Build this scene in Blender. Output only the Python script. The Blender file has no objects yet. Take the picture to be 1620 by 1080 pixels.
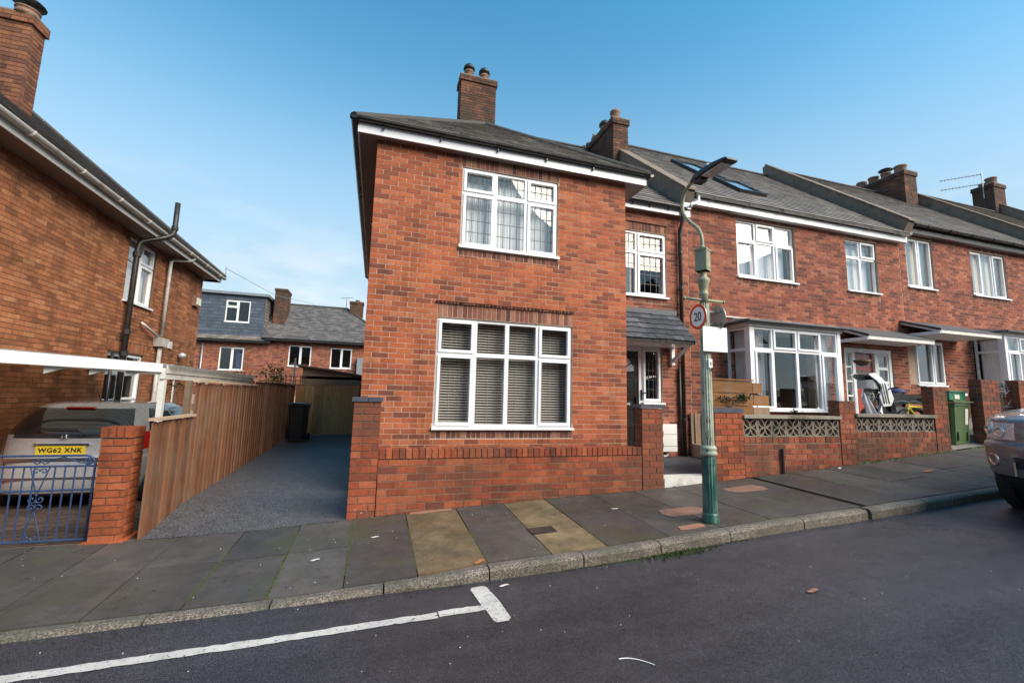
import bpy, math, random
from mathutils import Vector, Matrix
random.seed(7)
S = bpy.context.scene
COL = S.collection
V = Vector

# ------------------------------------------------------------------ camera
CAM = V((0, 0, 1.62))
FPX = 693.305
RX = V((0.955003, -0.29557111, 0.02463736))      # camera right in world
RD = V((0.06031598, 0.11220755, -0.99185253))    # camera down
RF = V((0.29039845, 0.94870817, 0.12498621))     # camera forward
cd = bpy.data.cameras.new("camera")
cd.sensor_width = 36
cd.lens = FPX / 1620 * 36
cd.clip_start = 0.05
cd.clip_end = 2000
cam = bpy.data.objects.new("camera", cd)
COL.objects.link(cam)
m = Matrix((( RX.x, -RD.x, -RF.x, CAM.x), (RX.y, -RD.y, -RF.y, CAM.y), (RX.z, -RD.z, -RF.z, CAM.z), (0, 0, 0, 1)))
cam.matrix_world = m
S.camera = cam

# ------------------------------------------------------------------ light
SUN_AZ = math.radians(140)      # from +Y towards +X
SUN_EL = math.radians(38)
w = bpy.data.worlds.new("World")
S.world = w
w.use_nodes = True
nt = w.node_tree
N, L = nt.nodes, nt.links
N.clear()
sky = N.new("ShaderNodeTexSky")
sky.sky_type = 'NISHITA'
sky.sun_disc = False
sky.sun_elevation = SUN_EL
sky.sun_rotation = SUN_AZ
sky.altitude = 30
sky.air_density = 1.0
sky.dust_density = 0.2
sky.ozone_density = 1.2
tc = N.new("ShaderNodeTexCoord")
mp = N.new("ShaderNodeMapping")
mp.inputs['Scale'].default_value = (1, 1, 3.2)
nz = N.new("ShaderNodeTexNoise")
nz.inputs['Scale'].default_value = 3.2
nz.inputs['Detail'].default_value = 6
nz.inputs['Roughness'].default_value = .58
cr = N.new("ShaderNodeValToRGB")
cr.color_ramp.elements[0].position = .50
cr.color_ramp.elements[1].position = .72
sep = N.new("ShaderNodeSeparateXYZ")
mr = N.new("ShaderNodeMapRange")
mr.inputs[1].default_value = .42
mr.inputs[2].default_value = .02
mr.inputs[3].default_value = 0
mr.inputs[4].default_value = 1
mu = N.new("ShaderNodeMath"); mu.operation = 'MULTIPLY'
mx = N.new("ShaderNodeMix"); mx.data_type = 'RGBA'
mx.inputs[7].default_value = (4.3, 4.4, 4.5, 1)
bg = N.new("ShaderNodeBackground")
bg.inputs[1].default_value = .055
wo = N.new("ShaderNodeOutputWorld")
L.new(tc.outputs['Generated'], mp.inputs[0]); L.new(mp.outputs[0], nz.inputs['Vector'])
L.new(nz.outputs['Fac'], cr.inputs[0]); L.new(tc.outputs['Generated'], sep.inputs[0])
L.new(sep.outputs[2], mr.inputs[0]); L.new(cr.outputs[0], mu.inputs[0]); L.new(mr.outputs[0], mu.inputs[1])
tint = N.new("ShaderNodeMix"); tint.data_type = 'RGBA'; tint.blend_type = 'MULTIPLY'
tint.inputs[0].default_value = 1; tint.inputs[7].default_value = (.40, 1.06, 1.09, 1)
hz = N.new("ShaderNodeValToRGB"); hz.color_ramp.interpolation = 'B_SPLINE'
he = hz.color_ramp.elements
while len(he) < 5: he.new(.5)
for el_, (p_, v_) in zip(he, ((0, 1), (.26, .84), (.43, .46), (.57, .11), (.70, 0))):
    el_.position = p_; el_.color = (v_, v_, v_, 1)
hm = N.new("ShaderNodeMix"); hm.data_type = 'RGBA'; hm.inputs[7].default_value = (2.6, 3.05, 3.4, 1)
L.new(sky.outputs[0], tint.inputs[6]); L.new(sep.outputs[2], hz.inputs[0])
L.new(hz.outputs[0], hm.inputs[0]); L.new(tint.outputs[2], hm.inputs[6])
L.new(mu.outputs[0], mx.inputs[0]); L.new(hm.outputs[2], mx.inputs[6])
L.new(mx.outputs[2], bg.inputs[0]); L.new(bg.outputs[0], wo.inputs[0])

sl = bpy.data.lights.new("sun", 'SUN')
sl.energy = 1.5
sl.angle = math.radians(45)
sl.color = (1, .86, .70)
so = bpy.data.objects.new("sun", sl)
COL.objects.link(so)
sd = V((math.sin(SUN_AZ) * math.cos(SUN_EL), math.cos(SUN_AZ) * math.cos(SUN_EL), math.sin(SUN_EL)))
so.rotation_euler = sd.to_track_quat('Z', 'Y').to_euler()
so.location = (20, 5, 20)
S.view_settings.view_transform = 'Standard'
S.view_settings.look = 'None'
S.view_settings.exposure = 2.15
S.view_settings.gamma = 1
S.view_settings.use_curve_mapping = False

# ------------------------------------------------------------------ material helpers
def newmat(name):
    m = bpy.data.materials.new(name)
    m.use_nodes = True
    nt = m.node_tree
    return m, nt, nt.nodes, nt.links, nt.nodes['Principled BSDF']

def noise(N, L, vec, scale, detail=4, rough=.6):
    n = N.new("ShaderNodeTexNoise")
    n.inputs['Scale'].default_value = scale
    n.inputs['Detail'].default_value = detail
    n.inputs['Roughness'].default_value = rough
    L.new(vec, n.inputs['Vector'])
    return n.outputs['Fac']

def ramp(N, L, fac, pts, interp='LINEAR'):
    r = N.new("ShaderNodeValToRGB")
    r.color_ramp.interpolation = interp
    e = r.color_ramp.elements
    while len(e) < len(pts):
        e.new(.5)
    for el, (p, c) in zip(e, pts):
        el.position = p
        el.color = (*c, 1) if len(c) == 3 else c
    L.new(fac, r.inputs[0])
    return r.outputs[0]

def math_(N, L, op, a, b=None, c=None):
    n = N.new("ShaderNodeMath"); n.operation = op
    for i, x in enumerate((a, b, c)):
        if x is None: continue
        if isinstance(x, (int, float)): n.inputs[i].default_value = x
        else: L.new(x, n.inputs[i])
    return n.outputs[0]

def mixc(N, L, fac, a, b, mode='MIX'):
    n = N.new("ShaderNodeMix"); n.data_type = 'RGBA'; n.blend_type = mode
    for i, x in ((0, fac), (6, a), (7, b)):
        if isinstance(x, (int, float)): n.inputs[i].default_value = x
        elif isinstance(x, tuple): n.inputs[i].default_value = (*x, 1)
        else: L.new(x, n.inputs[i])
    return n.outputs[2]

def grey(v): return (v, v, v)

def bumpn(N, L, bsdf, h, strength, dist=.01):
    b = N.new("ShaderNodeBump")
    b.inputs['Strength'].default_value = strength
    b.inputs['Distance'].default_value = dist
    L.new(h, b.inputs['Height'])
    L.new(b.outputs[0], bsdf.inputs['Normal'])

def mat(name, col, rough=.6, metal=0, var=.18, sc=9, fine=60, bump=0, spec=.5, coat=0, stretch=None, dirt=None, dsc=2.5, dcut=.55):
    m, nt, N, L, B = newmat(name)
    g = N.new("ShaderNodeNewGeometry")
    vec = g.outputs['Position']
    if stretch:
        mp = N.new("ShaderNodeMapping"); mp.inputs['Scale'].default_value = stretch
        L.new(vec, mp.inputs[0]); vec = mp.outputs[0]
    a = noise(N, L, vec, sc); b = noise(N, L, vec, fine, 3)
    s = math_(N, L, 'ADD', math_(N, L, 'MULTIPLY', a, 1.2), math_(N, L, 'MULTIPLY', b, .8))
    f = N.new("ShaderNodeMapRange")
    f.inputs[1].default_value = .6; f.inputs[2].default_value = 1.4
    f.inputs[3].default_value = 1 - var; f.inputs[4].default_value = 1 + var
    L.new(s, f.inputs[0])
    c = mixc(N, L, 1.0, col, f.outputs[0], 'MULTIPLY')
    if dirt:
        d = ramp(N, L, noise(N, L, vec, dsc, 6, .65), [(dcut, (0, 0, 0)), (dcut + .15, (1, 1, 1))])
        c = mixc(N, L, d, c, dirt)
    L.new(c, B.inputs['Base Color'])
    rr = N.new("ShaderNodeMapRange")
    rr.inputs[1].default_value = .3; rr.inputs[2].default_value = .7
    rr.inputs[3].default_value = max(.02, rough - .08); rr.inputs[4].default_value = min(1, rough + .08)
    L.new(a, rr.inputs[0]); L.new(rr.outputs[0], B.inputs['Roughness'])
    B.inputs['Metallic'].default_value = metal
    B.inputs['Specular IOR Level'].default_value = spec
    B.inputs['Coat Weight'].default_value = coat
    B.inputs['Coat Roughness'].default_value = .08
    if bump: bumpn(N, L, B, b, bump)
    return m

def brickmat(name, pts, patch=.35, effl=None, rough=.85, soot=None, bright=1.0):
    m, nt, N, L, B = newmat(name)
    g = N.new("ShaderNodeNewGeometry"); oi = N.new("ShaderNodeObjectInfo")
    vec = g.outputs['Position']
    r = math_(N, L, 'FRACT', math_(N, L, 'ADD', g.outputs['Random Per Island'], math_(N, L, 'MULTIPLY', oi.outputs['Random'], 7.31)))
    p = noise(N, L, vec, .9, 3)
    p = math_(N, L, 'MULTIPLY', math_(N, L, 'SUBTRACT', p, .5), patch * 2)
    r2 = N.new("ShaderNodeClamp"); L.new(math_(N, L, 'ADD', r, p), r2.inputs[0])
    c = ramp(N, L, r2.outputs[0], pts)
    a = noise(N, L, vec, 26, 5, .65)
    f = ramp(N, L, a, [(.25, grey(.72 * bright)), (.75, grey(1.22 * bright))])
    c = mixc(N, L, 1.0, c, f, 'MULTIPLY')
    st = ramp(N, L, noise(N, L, vec, 2.2, 5, .6), [(.3, (.80, .84, .88)), (.7, (1.1, 1.05, 1.0))])
    c = mixc(N, L, 1.0, c, st, 'MULTIPLY')
    wm = N.new("ShaderNodeMapping"); wm.inputs['Scale'].default_value = (1.6, 1.6, .22); L.new(vec, wm.inputs[0])
    rs = ramp(N, L, noise(N, L, wm.outputs[0], 2.4, 6, .65), [(.34, (.66, .66, .64)), (.5, (1, 1, 1)), (.68, (1.12, 1.08, 1.02))])
    c = mixc(N, L, .8, c, rs, 'MULTIPLY')
    sm = ramp(N, L, noise(N, L, vec, 5.5, 7, .75), [(.60, (0, 0, 0)), (.70, (1, 1, 1))])
    c = mixc(N, L, math_(N, L, 'MULTIPLY', sm, .45), c, (.36, .22, .15))
    if soot:
        d = ramp(N, L, noise(N, L, vec, 1.4, 6, .6), [(.42, (0, 0, 0)), (.62, (1, 1, 1))])
        c = mixc(N, L, math_(N, L, 'MULTIPLY', d, .75), c, soot)
    if effl:
        e = ramp(N, L, math_(N, L, 'MULTIPLY', noise(N, L, vec, 1.1, 2), noise(N, L, vec, 45, 5, .75)), [(effl, (0, 0, 0)), (effl + .05, (1, 1, 1))])
        c = mixc(N, L, math_(N, L, 'MULTIPLY', e, .75), c, (.6, .56, .48))
    L.new(c, B.inputs['Base Color'])
    B.inputs['Roughness'].default_value = rough
    B.inputs['Specular IOR Level'].default_value = .25
    bumpn(N, L, B, noise(N, L, vec, 140, 4, .7), .35, .004)
    return m

def slatemat(name, pts, rough=.55):
    m, nt, N, L, B = newmat(name)
    g = N.new("ShaderNodeNewGeometry"); oi = N.new("ShaderNodeObjectInfo")
    vec = g.outputs['Position']
    r = math_(N, L, 'FRACT', math_(N, L, 'ADD', g.outputs['Random Per Island'], math_(N, L, 'MULTIPLY', oi.outputs['Random'], 7.31)))
    c = ramp(N, L, r, pts)
    f = ramp(N, L, noise(N, L, vec, 18, 6, .7), [(.3, grey(.65)), (.75, grey(1.35))])
    c = mixc(N, L, 1.0, c, f, 'MULTIPLY')
    li = ramp(N, L, noise(N, L, vec, 5, 6, .7), [(.60, (0, 0, 0)), (.72, (1, 1, 1))])
    c = mixc(N, L, math_(N, L, 'MULTIPLY', li, .5), c, (.16, .15, .11))
    L.new(c, B.inputs['Base Color'])
    L.new(ramp(N, L, noise(N, L, vec, 9), [(.3, grey(rough - .12)), (.7, grey(rough + .15))]), B.inputs['Roughness'])
    bumpn(N, L, B, noise(N, L, vec, 70, 4, .7), .4, .004)
    return m

def glassmat(name, tint=(.97, .98, .98), refl=1.7, rough=.0):
    m, nt, N, L, B = newmat(name)
    N.remove(B)
    tr = N.new("ShaderNodeBsdfTransparent"); tr.inputs[0].default_value = (*tint, 1)
    gl = N.new("ShaderNodeBsdfGlossy"); gl.inputs['Roughness'].default_value = rough
    gl.inputs[0].default_value = (1, 1, 1, 1)
    lw = N.new("ShaderNodeLayerWeight"); lw.inputs[0].default_value = .5
    r0 = .04 + (refl - 1.7) * .25
    fv = math_(N, L, 'ADD', math_(N, L, 'MULTIPLY', math_(N, L, 'POWER', lw.outputs['Facing'], 3.2), .9), r0)
    g = N.new("ShaderNodeNewGeometry")
    nn = noise(N, L, g.outputs['Position'], 1.6, 2)
    b = N.new("ShaderNodeBump"); b.inputs['Strength'].default_value = .03; b.inputs['Distance'].default_value = .02
    L.new(nn, b.inputs['Height']); L.new(b.outputs[0], gl.inputs['Normal'])
    mx = N.new("ShaderNodeMixShader")
    L.new(fv, mx.inputs[0]); L.new(tr.outputs[0], mx.inputs[1]); L.new(gl.outputs[0], mx.inputs[2])
    L.new(mx.outputs[0], N['Material Output'].inputs[0])
    return m

def speckle(name, base, spk, sc=160, thr=.35, rough=.6, patchc=None, bump=.5, pz=.7, wet=0, long_=False):
    """ground with stone grains: voronoi cells of varied tone"""
    m, nt, N, L, B = newmat(name)
    g = N.new("ShaderNodeNewGeometry"); vec = g.outputs['Position']
    vo = N.new("ShaderNodeTexVoronoi"); vo.inputs['Scale'].default_value = sc
    L.new(vec, vo.inputs['Vector'])
    sp = N.new("ShaderNodeSeparateColor"); L.new(vo.outputs['Color'], sp.inputs[0])
    k = ramp(N, L, sp.outputs[0], [(thr, (0, 0, 0)), (min(.999, thr + .25), (1, 1, 1))])
    c = mixc(N, L, k, base, spk)
    p = noise(N, L, vec, pz, 5, .6)
    if patchc:
        c = mixc(N, L, math_(N, L, 'MULTIPLY', ramp(N, L, p, [(.4, (0, 0, 0)), (.7, (1, 1, 1))]), .7), c, patchc)
    f = ramp(N, L, noise(N, L, vec, 7, 6, .7), [(.3, grey(.75)), (.72, grey(1.2))])
    c = mixc(N, L, 1.0, c, f, 'MULTIPLY')
    if long_:
        lm = N.new("ShaderNodeMapping"); lm.inputs['Scale'].default_value = (.16, 1.0, 1); L.new(vec, lm.inputs[0])
        q = ramp(N, L, noise(N, L, lm.outputs[0], 1.5, 5, .6), [(.36, (.62, .62, .66)), (.5, (1, 1, 1)), (.66, (1.30, 1.24, 1.26))])
        c = mixc(N, L, .9, c, q, 'MULTIPLY')
        v2 = N.new("ShaderNodeTexVoronoi"); v2.feature = 'DISTANCE_TO_EDGE'; v2.inputs['Scale'].default_value = .55
        nn = N.new("ShaderNodeTexNoise"); nn.inputs['Scale'].default_value = 3; nn.inputs['Detail'].default_value = 6; L.new(vec, nn.inputs['Vector'])
        va = N.new("ShaderNodeVectorMath"); va.operation = 'MULTIPLY_ADD'; va.inputs[1].default_value = (.35, .35, .35)
        L.new(nn.outputs['Color'], va.inputs[0]); L.new(vec, va.inputs[2]); L.new(va.outputs[0], v2.inputs['Vector'])
        ck = ramp(N, L, v2.outputs['Distance'], [(.0, (1, 1, 1)), (.006, (0, 0, 0))])
        cm = ramp(N, L, noise(N, L, vec, .8, 3), [(.50, (0, 0, 0)), (.58, (1, 1, 1))])
        c = mixc(N, L, math_(N, L, 'MULTIPLY', math_(N, L, 'MULTIPLY', ck, cm), .7), c, (.012, .012, .013))
    L.new(c, B.inputs['Base Color'])
    L.new(ramp(N, L, p, [(.35, grey(rough - wet)), (.65, grey(rough + .08))]), B.inputs['Roughness'])
    bumpn(N, L, B, vo.outputs['Distance'], bump, .004)
    return m

M = {}
M['brick_main'] = brickmat('brick_main', [(0, (.18, .062, .042)), (.10, (.23, .070, .041)), (.26, (.31, .088, .044)), (.6, (.37, .104, .047)), (.85, (.43, .130, .056)), (1, (.42, .155, .082))], patch=.30)
M['brick_terrace'] = brickmat('brick_terrace', [(0, (.13, .046, .036)), (.2, (.19, .060, .042)), (.45, (.26, .080, .050)), (.7, (.32, .100, .058)), (1, (.37, .14, .088))], patch=.28)
M['brick_garden'] = brickmat('brick_garden', [(0, (.15, .055, .038)), (.25, (.23, .062, .034)), (.6, (.32, .078, .036)), (1, (.37, .115, .056))], effl=.385, patch=.3, soot=(.13, .055, .035))
M['brick_dirty'] = brickmat('brick_dirty', [(0, (.12, .05, .04)), (.3, (.22, .06, .038)), (.65, (.31, .075, .038)), (1, (.36, .12, .07))], effl=.385, patch=.3, soot=(.10, .055, .035))
M['brick_orange'] = brickmat('brick_orange', [(0, (.24, .064, .028)), (.5, (.33, .088, .036)), (1, (.38, .115, .05))], patch=.1)
M['brick_left'] = brickmat('brick_left', [(0, (.22, .090, .044)), (.3, (.31, .120, .056)), (.7, (.38, .150, .068)), (1, (.44, .20, .10))], patch=.25)
M['brick_soot'] = brickmat('brick_soot', [(0, (.07, .040, .030)), (.5, (.12, .058, .040)), (1, (.18, .080, .050))], patch=.2, soot=(.05, .045, .035))
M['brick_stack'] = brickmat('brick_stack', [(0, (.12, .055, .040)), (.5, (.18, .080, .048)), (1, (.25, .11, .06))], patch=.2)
M['brick_soldier'] = brickmat('brick_soldier', [(0, (.11, .05, .045)), (.5, (.23, .09, .06)), (1, (.36, .18, .12))], patch=.15)
M['mortar_light'] = mat('mortar_light', (.52, .40, .31), .95, var=.25, bump=.4)
M['mortar_mid'] = mat('mortar_mid', (.38, .27, .20), .95, var=.3, bump=.4)
M['mortar_brown'] = mat('mortar_brown', (.21, .135, .092), .95, var=.35, bump=.4, dirt=(.10, .075, .05), dcut=.55)
M['mortar_dark'] = mat('mortar_dark', (.13, .085, .06), .95, var=.3, bump=.4)
M['slate'] = slatemat('slate', [(0, (.075, .072, .072)), (.5, (.105, .098, .095)), (1, (.155, .14, .13))])
M['slate_brown'] = slatemat('slate_brown', [(0, (.115, .102, .088)), (.5, (.165, .148, .13)), (1, (.23, .205, .18))])
M['slate_new'] = slatemat('slate_new', [(0, (.030, .036, .046)), (.6, (.05, .058, .072)), (1, (.09, .10, .12))], .42)
M['slate_blue'] = slatemat('slate_blue', [(0, (.045, .06, .085)), (.6, (.065, .085, .115)), (1, (.085, .105, .14))], .5)
M['white'] = mat('white_upvc', (.80, .81, .83), .28, var=.04, sc=2)
M['white_old'] = mat('white_paint_weathered', (.62, .61, .58), .5, var=.14, dirt=(.32, .30, .25), dcut=.60)
M['cream_gutter'] = mat('pale_gutter', (.50, .49, .46), .42, var=.14, dirt=(.22, .21, .17), dcut=.55)
M['soffit'] = mat('soffit_brown', (.20, .15, .13), .5, var=.06)
M['black'] = mat('black_plastic', (.014, .014, .015), .3, var=.2)
M['black_iron'] = mat('black_iron', (.022, .019, .018), .45, var=.3)
M['lead_grey'] = mat('lead_flashing', (.075, .078, .09), .55, var=.25, sc=5)
M['lead_dark'] = mat('lead_came', (.05, .055, .06), .4, var=.05)
M['glass'] = glassmat('window_glass')
M['glass_hi'] = glassmat('window_glass_clear', refl=1.9)
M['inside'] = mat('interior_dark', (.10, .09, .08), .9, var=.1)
M['net'] = mat('net_curtain', (.86, .87, .88), .9, var=.06, stretch=(1, 1, .1))
M['net_grey'] = mat('net_curtain_grey', (.60, .60, .62), .9, var=.08, stretch=(1, 1, .1))
M['cream_reflection_cover'] = mat('cream_reflection_cover', (.70, .64, .55), .9, var=.05)  # cream of reflected sky for the window sheets; also colours the alarm cover
M['blind'] = mat('venetian_slat', (.50, .455, .41), .35, var=.10)
M['render_brown'] = mat('parapet_render', (.19, .148, .115), .9, var=.3, sc=4, bump=.5, dirt=(.09, .085, .06))
M['pot'] = mat('chimney_clay', (.22, .13, .09), .85, var=.3, sc=12, dirt=(.09, .08, .06))
M['wood'] = None
M['ridge_clay'] = mat('ridge_clay', (.055, .050, .048), .85, var=.3)
M['asphalt'] = speckle('asphalt_damp', (.027, .026, .031), (.088, .085, .097), 230, .52, .46, patchc=(.034, .027, .030), wet=.20, pz=.5, bump=.5, long_=True)
M['drive'] = speckle('resin_drive', (.036, .036, .039), (.15, .15, .158), 150, .50, .55, wet=.06)
M['path'] = speckle('dark_gravel', (.022, .022, .026), (.14, .14, .16), 150, .6, .55)
M['concrete'] = speckle('concrete_ground', (.15, .145, .13), (.22, .21, .2), 90, .5, .85)
M['kerb'] = speckle('granite_kerb', (.095, .078, .062), (.27, .235, .20), 130, .5, .75, patchc=(.07, .072, .05), pz=2.2, bump=.3)
M['screen'] = mat('screen_concrete', (.24, .205, .165), .95, var=.3, sc=7, bump=.7, dirt=(.11, .10, .08), dcut=.5)
M['coping'] = mat('concrete_coping', (.27, .24, .20), .95, var=.3, sc=6, bump=.6, dirt=(.13, .12, .09), dcut=.48)
M['cap_slate'] = mat('slate_cap', (.055, .062, .085), .5, var=.3, sc=8)
M['roadpaint'] = None
M['soil'] = mat('soil', (.05, .042, .03), .95, var=.4)
M['moss'] = mat('moss', (.055, .080, .018), .95, var=.45, sc=30)
M['leaf_green'] = mat('leaf_green', (.06, .10, .025), .6, var=.45, sc=14)
M['leaf_dark'] = mat('leaf_dark', (.030, .050, .022), .6, var=.45, sc=14)
M['stem'] = mat('plant_stem', (.10, .07, .04), .8)
M['leaf_brown'] = mat('dead_leaf', (.42, .16, .06), .7, var=.25)
M['paper'] = mat('litter', (.62, .60, .56), .8, var=.15, sc=30)
M['silver'] = mat('silver_car_paint', (.50, .51, .54), .30, metal=.35, var=.03, coat=1)
M['suv'] = mat('bronze_grey_car_paint', (.17, .17, .175), .32, metal=.25, var=.03, coat=1)
M['carglass'] = mat('car_glass', (.012, .014, .016), .04, var=.02, spec=.9, coat=.6)
M['tyre'] = mat('tyre_rubber', (.015, .015, .016), .85)
M['chrome'] = mat('chrome', (.75, .76, .78), .12, metal=1, var=.03)
M['alloy'] = mat('alloy', (.45, .45, .47), .3, metal=1, var=.05)
M['plastic_dark'] = mat('dark_trim', (.02, .021, .023), .5)
M['red_lens'] = mat('red_lens', (.45, .015, .015), .15, var=.05, coat=1)
M['clear_lens'] = mat('clear_lens', (.66, .69, .73), .15, metal=.3, var=.4, sc=30, coat=1)
M['plate'] = mat('yellow_plate', (.85, .62, .04), .4, var=.03)
M['ink'] = mat('black_print', (.012, .012, .014), .5, var=0)
M['blue_iron'] = mat('blue_painted_iron', (.030, .055, .13), .38, var=.25, sc=14, dirt=(.10, .05, .03), dcut=.72)
M['bin_black'] = mat('bin_brown_black', (.035, .028, .026), .42, var=.2)
M['bin_green'] = mat('bin_green', (.055, .105, .035), .45, var=.15, sc=4)
M['box_green'] = mat('recycling_box', (.018, .16, .09), .4, var=.12)
M['sign_white'] = mat('sign_white', (.92, .92, .90), .35, var=.02)
M['sign_red'] = mat('sign_red', (.85, .07, .02), .35, var=.1)
M['galv'] = mat('galvanised', (.30, .32, .34), .45, metal=.6, var=.12)
M['meterbox'] = mat('meter_box', (.80, .79, .76), .35, var=.04)
M['door_black'] = mat('dark_door', (.020, .018, .018), .25, var=.1, coat=.4)
M['door_red'] = mat('red_door', (.34, .038, .020), .3, var=.1, coat=.3)
M['rust'] = mat('rusty_patch', (.30, .15, .10), .9, var=.25, sc=18)
M['terracotta_slab'] = mat('pinkish_patch', (.22, .12, .085), .8, var=.3, sc=12)
M['tarp'] = mat('silver_tarpaulin', (.42, .43, .45), .35, metal=.3, var=.12)
M['yellow'] = mat('yellow_paint', (.72, .60, .05), .35, var=.05)
M['bike_white'] = mat('white_fairing', (.72, .74, .76), .2, var=.05, coat=1)
M['bike_blue'] = mat('blue_cloth', (.02, .035, .14), .7)
M['corrugated'] = mat('corrugated_sheet', (.22, .20, .19), .6, var=.3, dirt=(.10, .11, .07))
m_, nt_, N_, L_, B_ = newmat('corrugated_clear')
tl = N_.new('ShaderNodeBsdfTranslucent'); tl.inputs[0].default_value = (.62, .60, .56, 1)
tp_ = N_.new('ShaderNodeBsdfTransparent'); tp_.inputs[0].default_value = (.85, .85, .82, 1)
m1 = N_.new('ShaderNodeMixShader'); m1.inputs[0].default_value = .55
m2_ = N_.new('ShaderNodeMixShader'); m2_.inputs[0].default_value = .15
L_.new(tl.outputs[0], m1.inputs[1]); L_.new(tp_.outputs[0], m1.inputs[2]); L_.new(m1.outputs[0], m2_.inputs[1]); L_.new(B_.outputs[0], m2_.inputs[2])
B_.inputs['Base Color'].default_value = (.30, .28, .25, 1); L_.new(m2_.outputs[0], N_['Material Output'].inputs[0])
M['corrugated'] = m_
M['shed'] = mat('shed_wood', (.17, .12, .085), .85, var=.3, sc=3, stretch=(1, 1, 9))
M['coir'] = mat('coir_basket', (.12, .085, .05), .95, var=.4)
M['pavers'] = brickmat('block_pavers', [(0, (.07, .05, .045)), (.5, (.10, .07, .06)), (1, (.14, .10, .08))])

def woodmat(name, pts, knots=True, st=(14, 14, 1.1)):
    m, nt, N, L, B = newmat(name)
    g = N.new("ShaderNodeNewGeometry"); oi = N.new("ShaderNodeObjectInfo"); vec = g.outputs['Position']
    r = math_(N, L, 'FRACT', math_(N, L, 'ADD', g.outputs['Random Per Island'], math_(N, L, 'MULTIPLY', oi.outputs['Random'], 7.31)))
    c = ramp(N, L, r, pts)
    mp = N.new("ShaderNodeMapping"); mp.inputs['Scale'].default_value = st; L.new(vec, mp.inputs[0])
    f = ramp(N, L, noise(N, L, mp.outputs[0], 4, 6, .7), [(.3, grey(.55)), (.5, grey(1)), (.75, grey(1.35))])
    c = mixc(N, L, 1.0, c, f, 'MULTIPLY')
    if knots:
        vo = N.new("ShaderNodeTexVoronoi"); vo.inputs['Scale'].default_value = 3.2; L.new(vec, vo.inputs['Vector'])
        k = ramp(N, L, vo.outputs['Distance'], [(.05, (1, 1, 1)), (.10, (0, 0, 0))])
        c = mixc(N, L, math_(N, L, 'MULTIPLY', k, .7), c, (.06, .025, .012))
    g2 = ramp(N, L, noise(N, L, vec, 1.7, 5, .6), [(.5, (0, 0, 0)), (.72, (1, 1, 1))])
    c = mixc(N, L, math_(N, L, 'MULTIPLY', g2, .45), c, (.17, .15, .11))
    L.new(c, B.inputs['Base Color']); B.inputs['Roughness'].default_value = .75
    return m
M['wood'] = woodmat('fence_wood', [(0, (.115, .048, .024)), (.5, (.165, .070, .033)), (1, (.23, .105, .052))])
M['wood_gate'] = woodmat('gate_wood', [(0, (.46, .21, .07)), (.5, (.56, .27, .09)), (1, (.64, .34, .13))])
M['wood_planter'] = woodmat('planter_wood', [(0, (.15, .060, .012)), (1, (.22, .090, .018))], False, (1.2, 1.2, 12))
M['wood_grey'] = woodmat('weathered_wood', [(0, (.15, .10, .065)), (1, (.25, .17, .11))], False)
M['wood_cap'] = mat('fence_cap', (.46, .33, .23), .8, var=.2)

def slabmat(name, pts, moss=(.06, .065, .03), veins=False):
    m, nt, N, L, B = newmat(name)
    g = N.new("ShaderNodeNewGeometry"); oi = N.new("ShaderNodeObjectInfo"); vec = g.outputs['Position']
    c = ramp(N, L, oi.outputs['Random'], pts)
    f = ramp(N, L, noise(N, L, vec, 5, 7, .7), [(.3, grey(.68)), (.72, grey(1.28))])
    c = mixc(N, L, 1.0, c, f, 'MULTIPLY')
    if veins:
        f = ramp(N, L, noise(N, L, vec, 3.2, 8, .75), [(.32, grey(.5)), (.48, grey(.95)), (.62, grey(1.35)), (.75, grey(.8))])
        c = mixc(N, L, .8, c, f, 'MULTIPLY')
    st_ = ramp(N, L, noise(N, L, vec, .9, 4, .6), [(.35, (.72, .73, .76)), (.65, (1.22, 1.16, 1.1))])
    c = mixc(N, L, .8, c, st_, 'MULTIPLY')
    f = ramp(N, L, noise(N, L, vec, 130, 3, .7), [(.3, grey(.8)), (.8, grey(1.25))])
    c = mixc(N, L, 1.0, c, f, 'MULTIPLY')
    k = ramp(N, L, noise(N, L, vec, 2.0, 6, .6), [(.50, (0, 0, 0)), (.68, (1, 1, 1))])
    c = mixc(N, L, math_(N, L, 'MULTIPLY', k, .55), c, moss)
    L.new(c, B.inputs['Base Color'])
    L.new(ramp(N, L, noise(N, L, vec, 1.3, 4), [(.35, grey(.42)), (.65, grey(.72))]), B.inputs['Roughness'])
    bumpn(N, L, B, noise(N, L, vec, 90, 5, .7), .5, .004)
    return m
M['slab'] = slabmat('paving_slab', [(0, (.060, .054, .050)), (.5, (.075, .067, .060)), (1, (.095, .086, .078))])
M['slab_yellow'] = slabmat('yellow_flagstone', [(0, (.140, .105, .060)), (1, (.19, .145, .08))], (.085, .085, .035), True)

def paintmat():
    m, nt, N, L, B = newmat('worn_road_paint')
    g = N.new("ShaderNodeNewGeometry"); vec = g.outputs['Position']
    k = ramp(N, L, noise(N, L, vec, 38, 5, .75), [(.36, (0, 0, 0)), (.42, (1, 1, 1))])
    f = ramp(N, L, noise(N, L, vec, 6, 5, .7), [(.3, (.42, .40, .37)), (.7, (.66, .64, .60))])
    c = mixc(N, L, k, (.05, .05, .055), f)
    L.new(c, B.inputs['Base Color']); B.inputs['Roughness'].default_value = .7
    bumpn(N, L, B, k, .4, .003)
    return m
M['roadpaint'] = paintmat()

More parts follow.
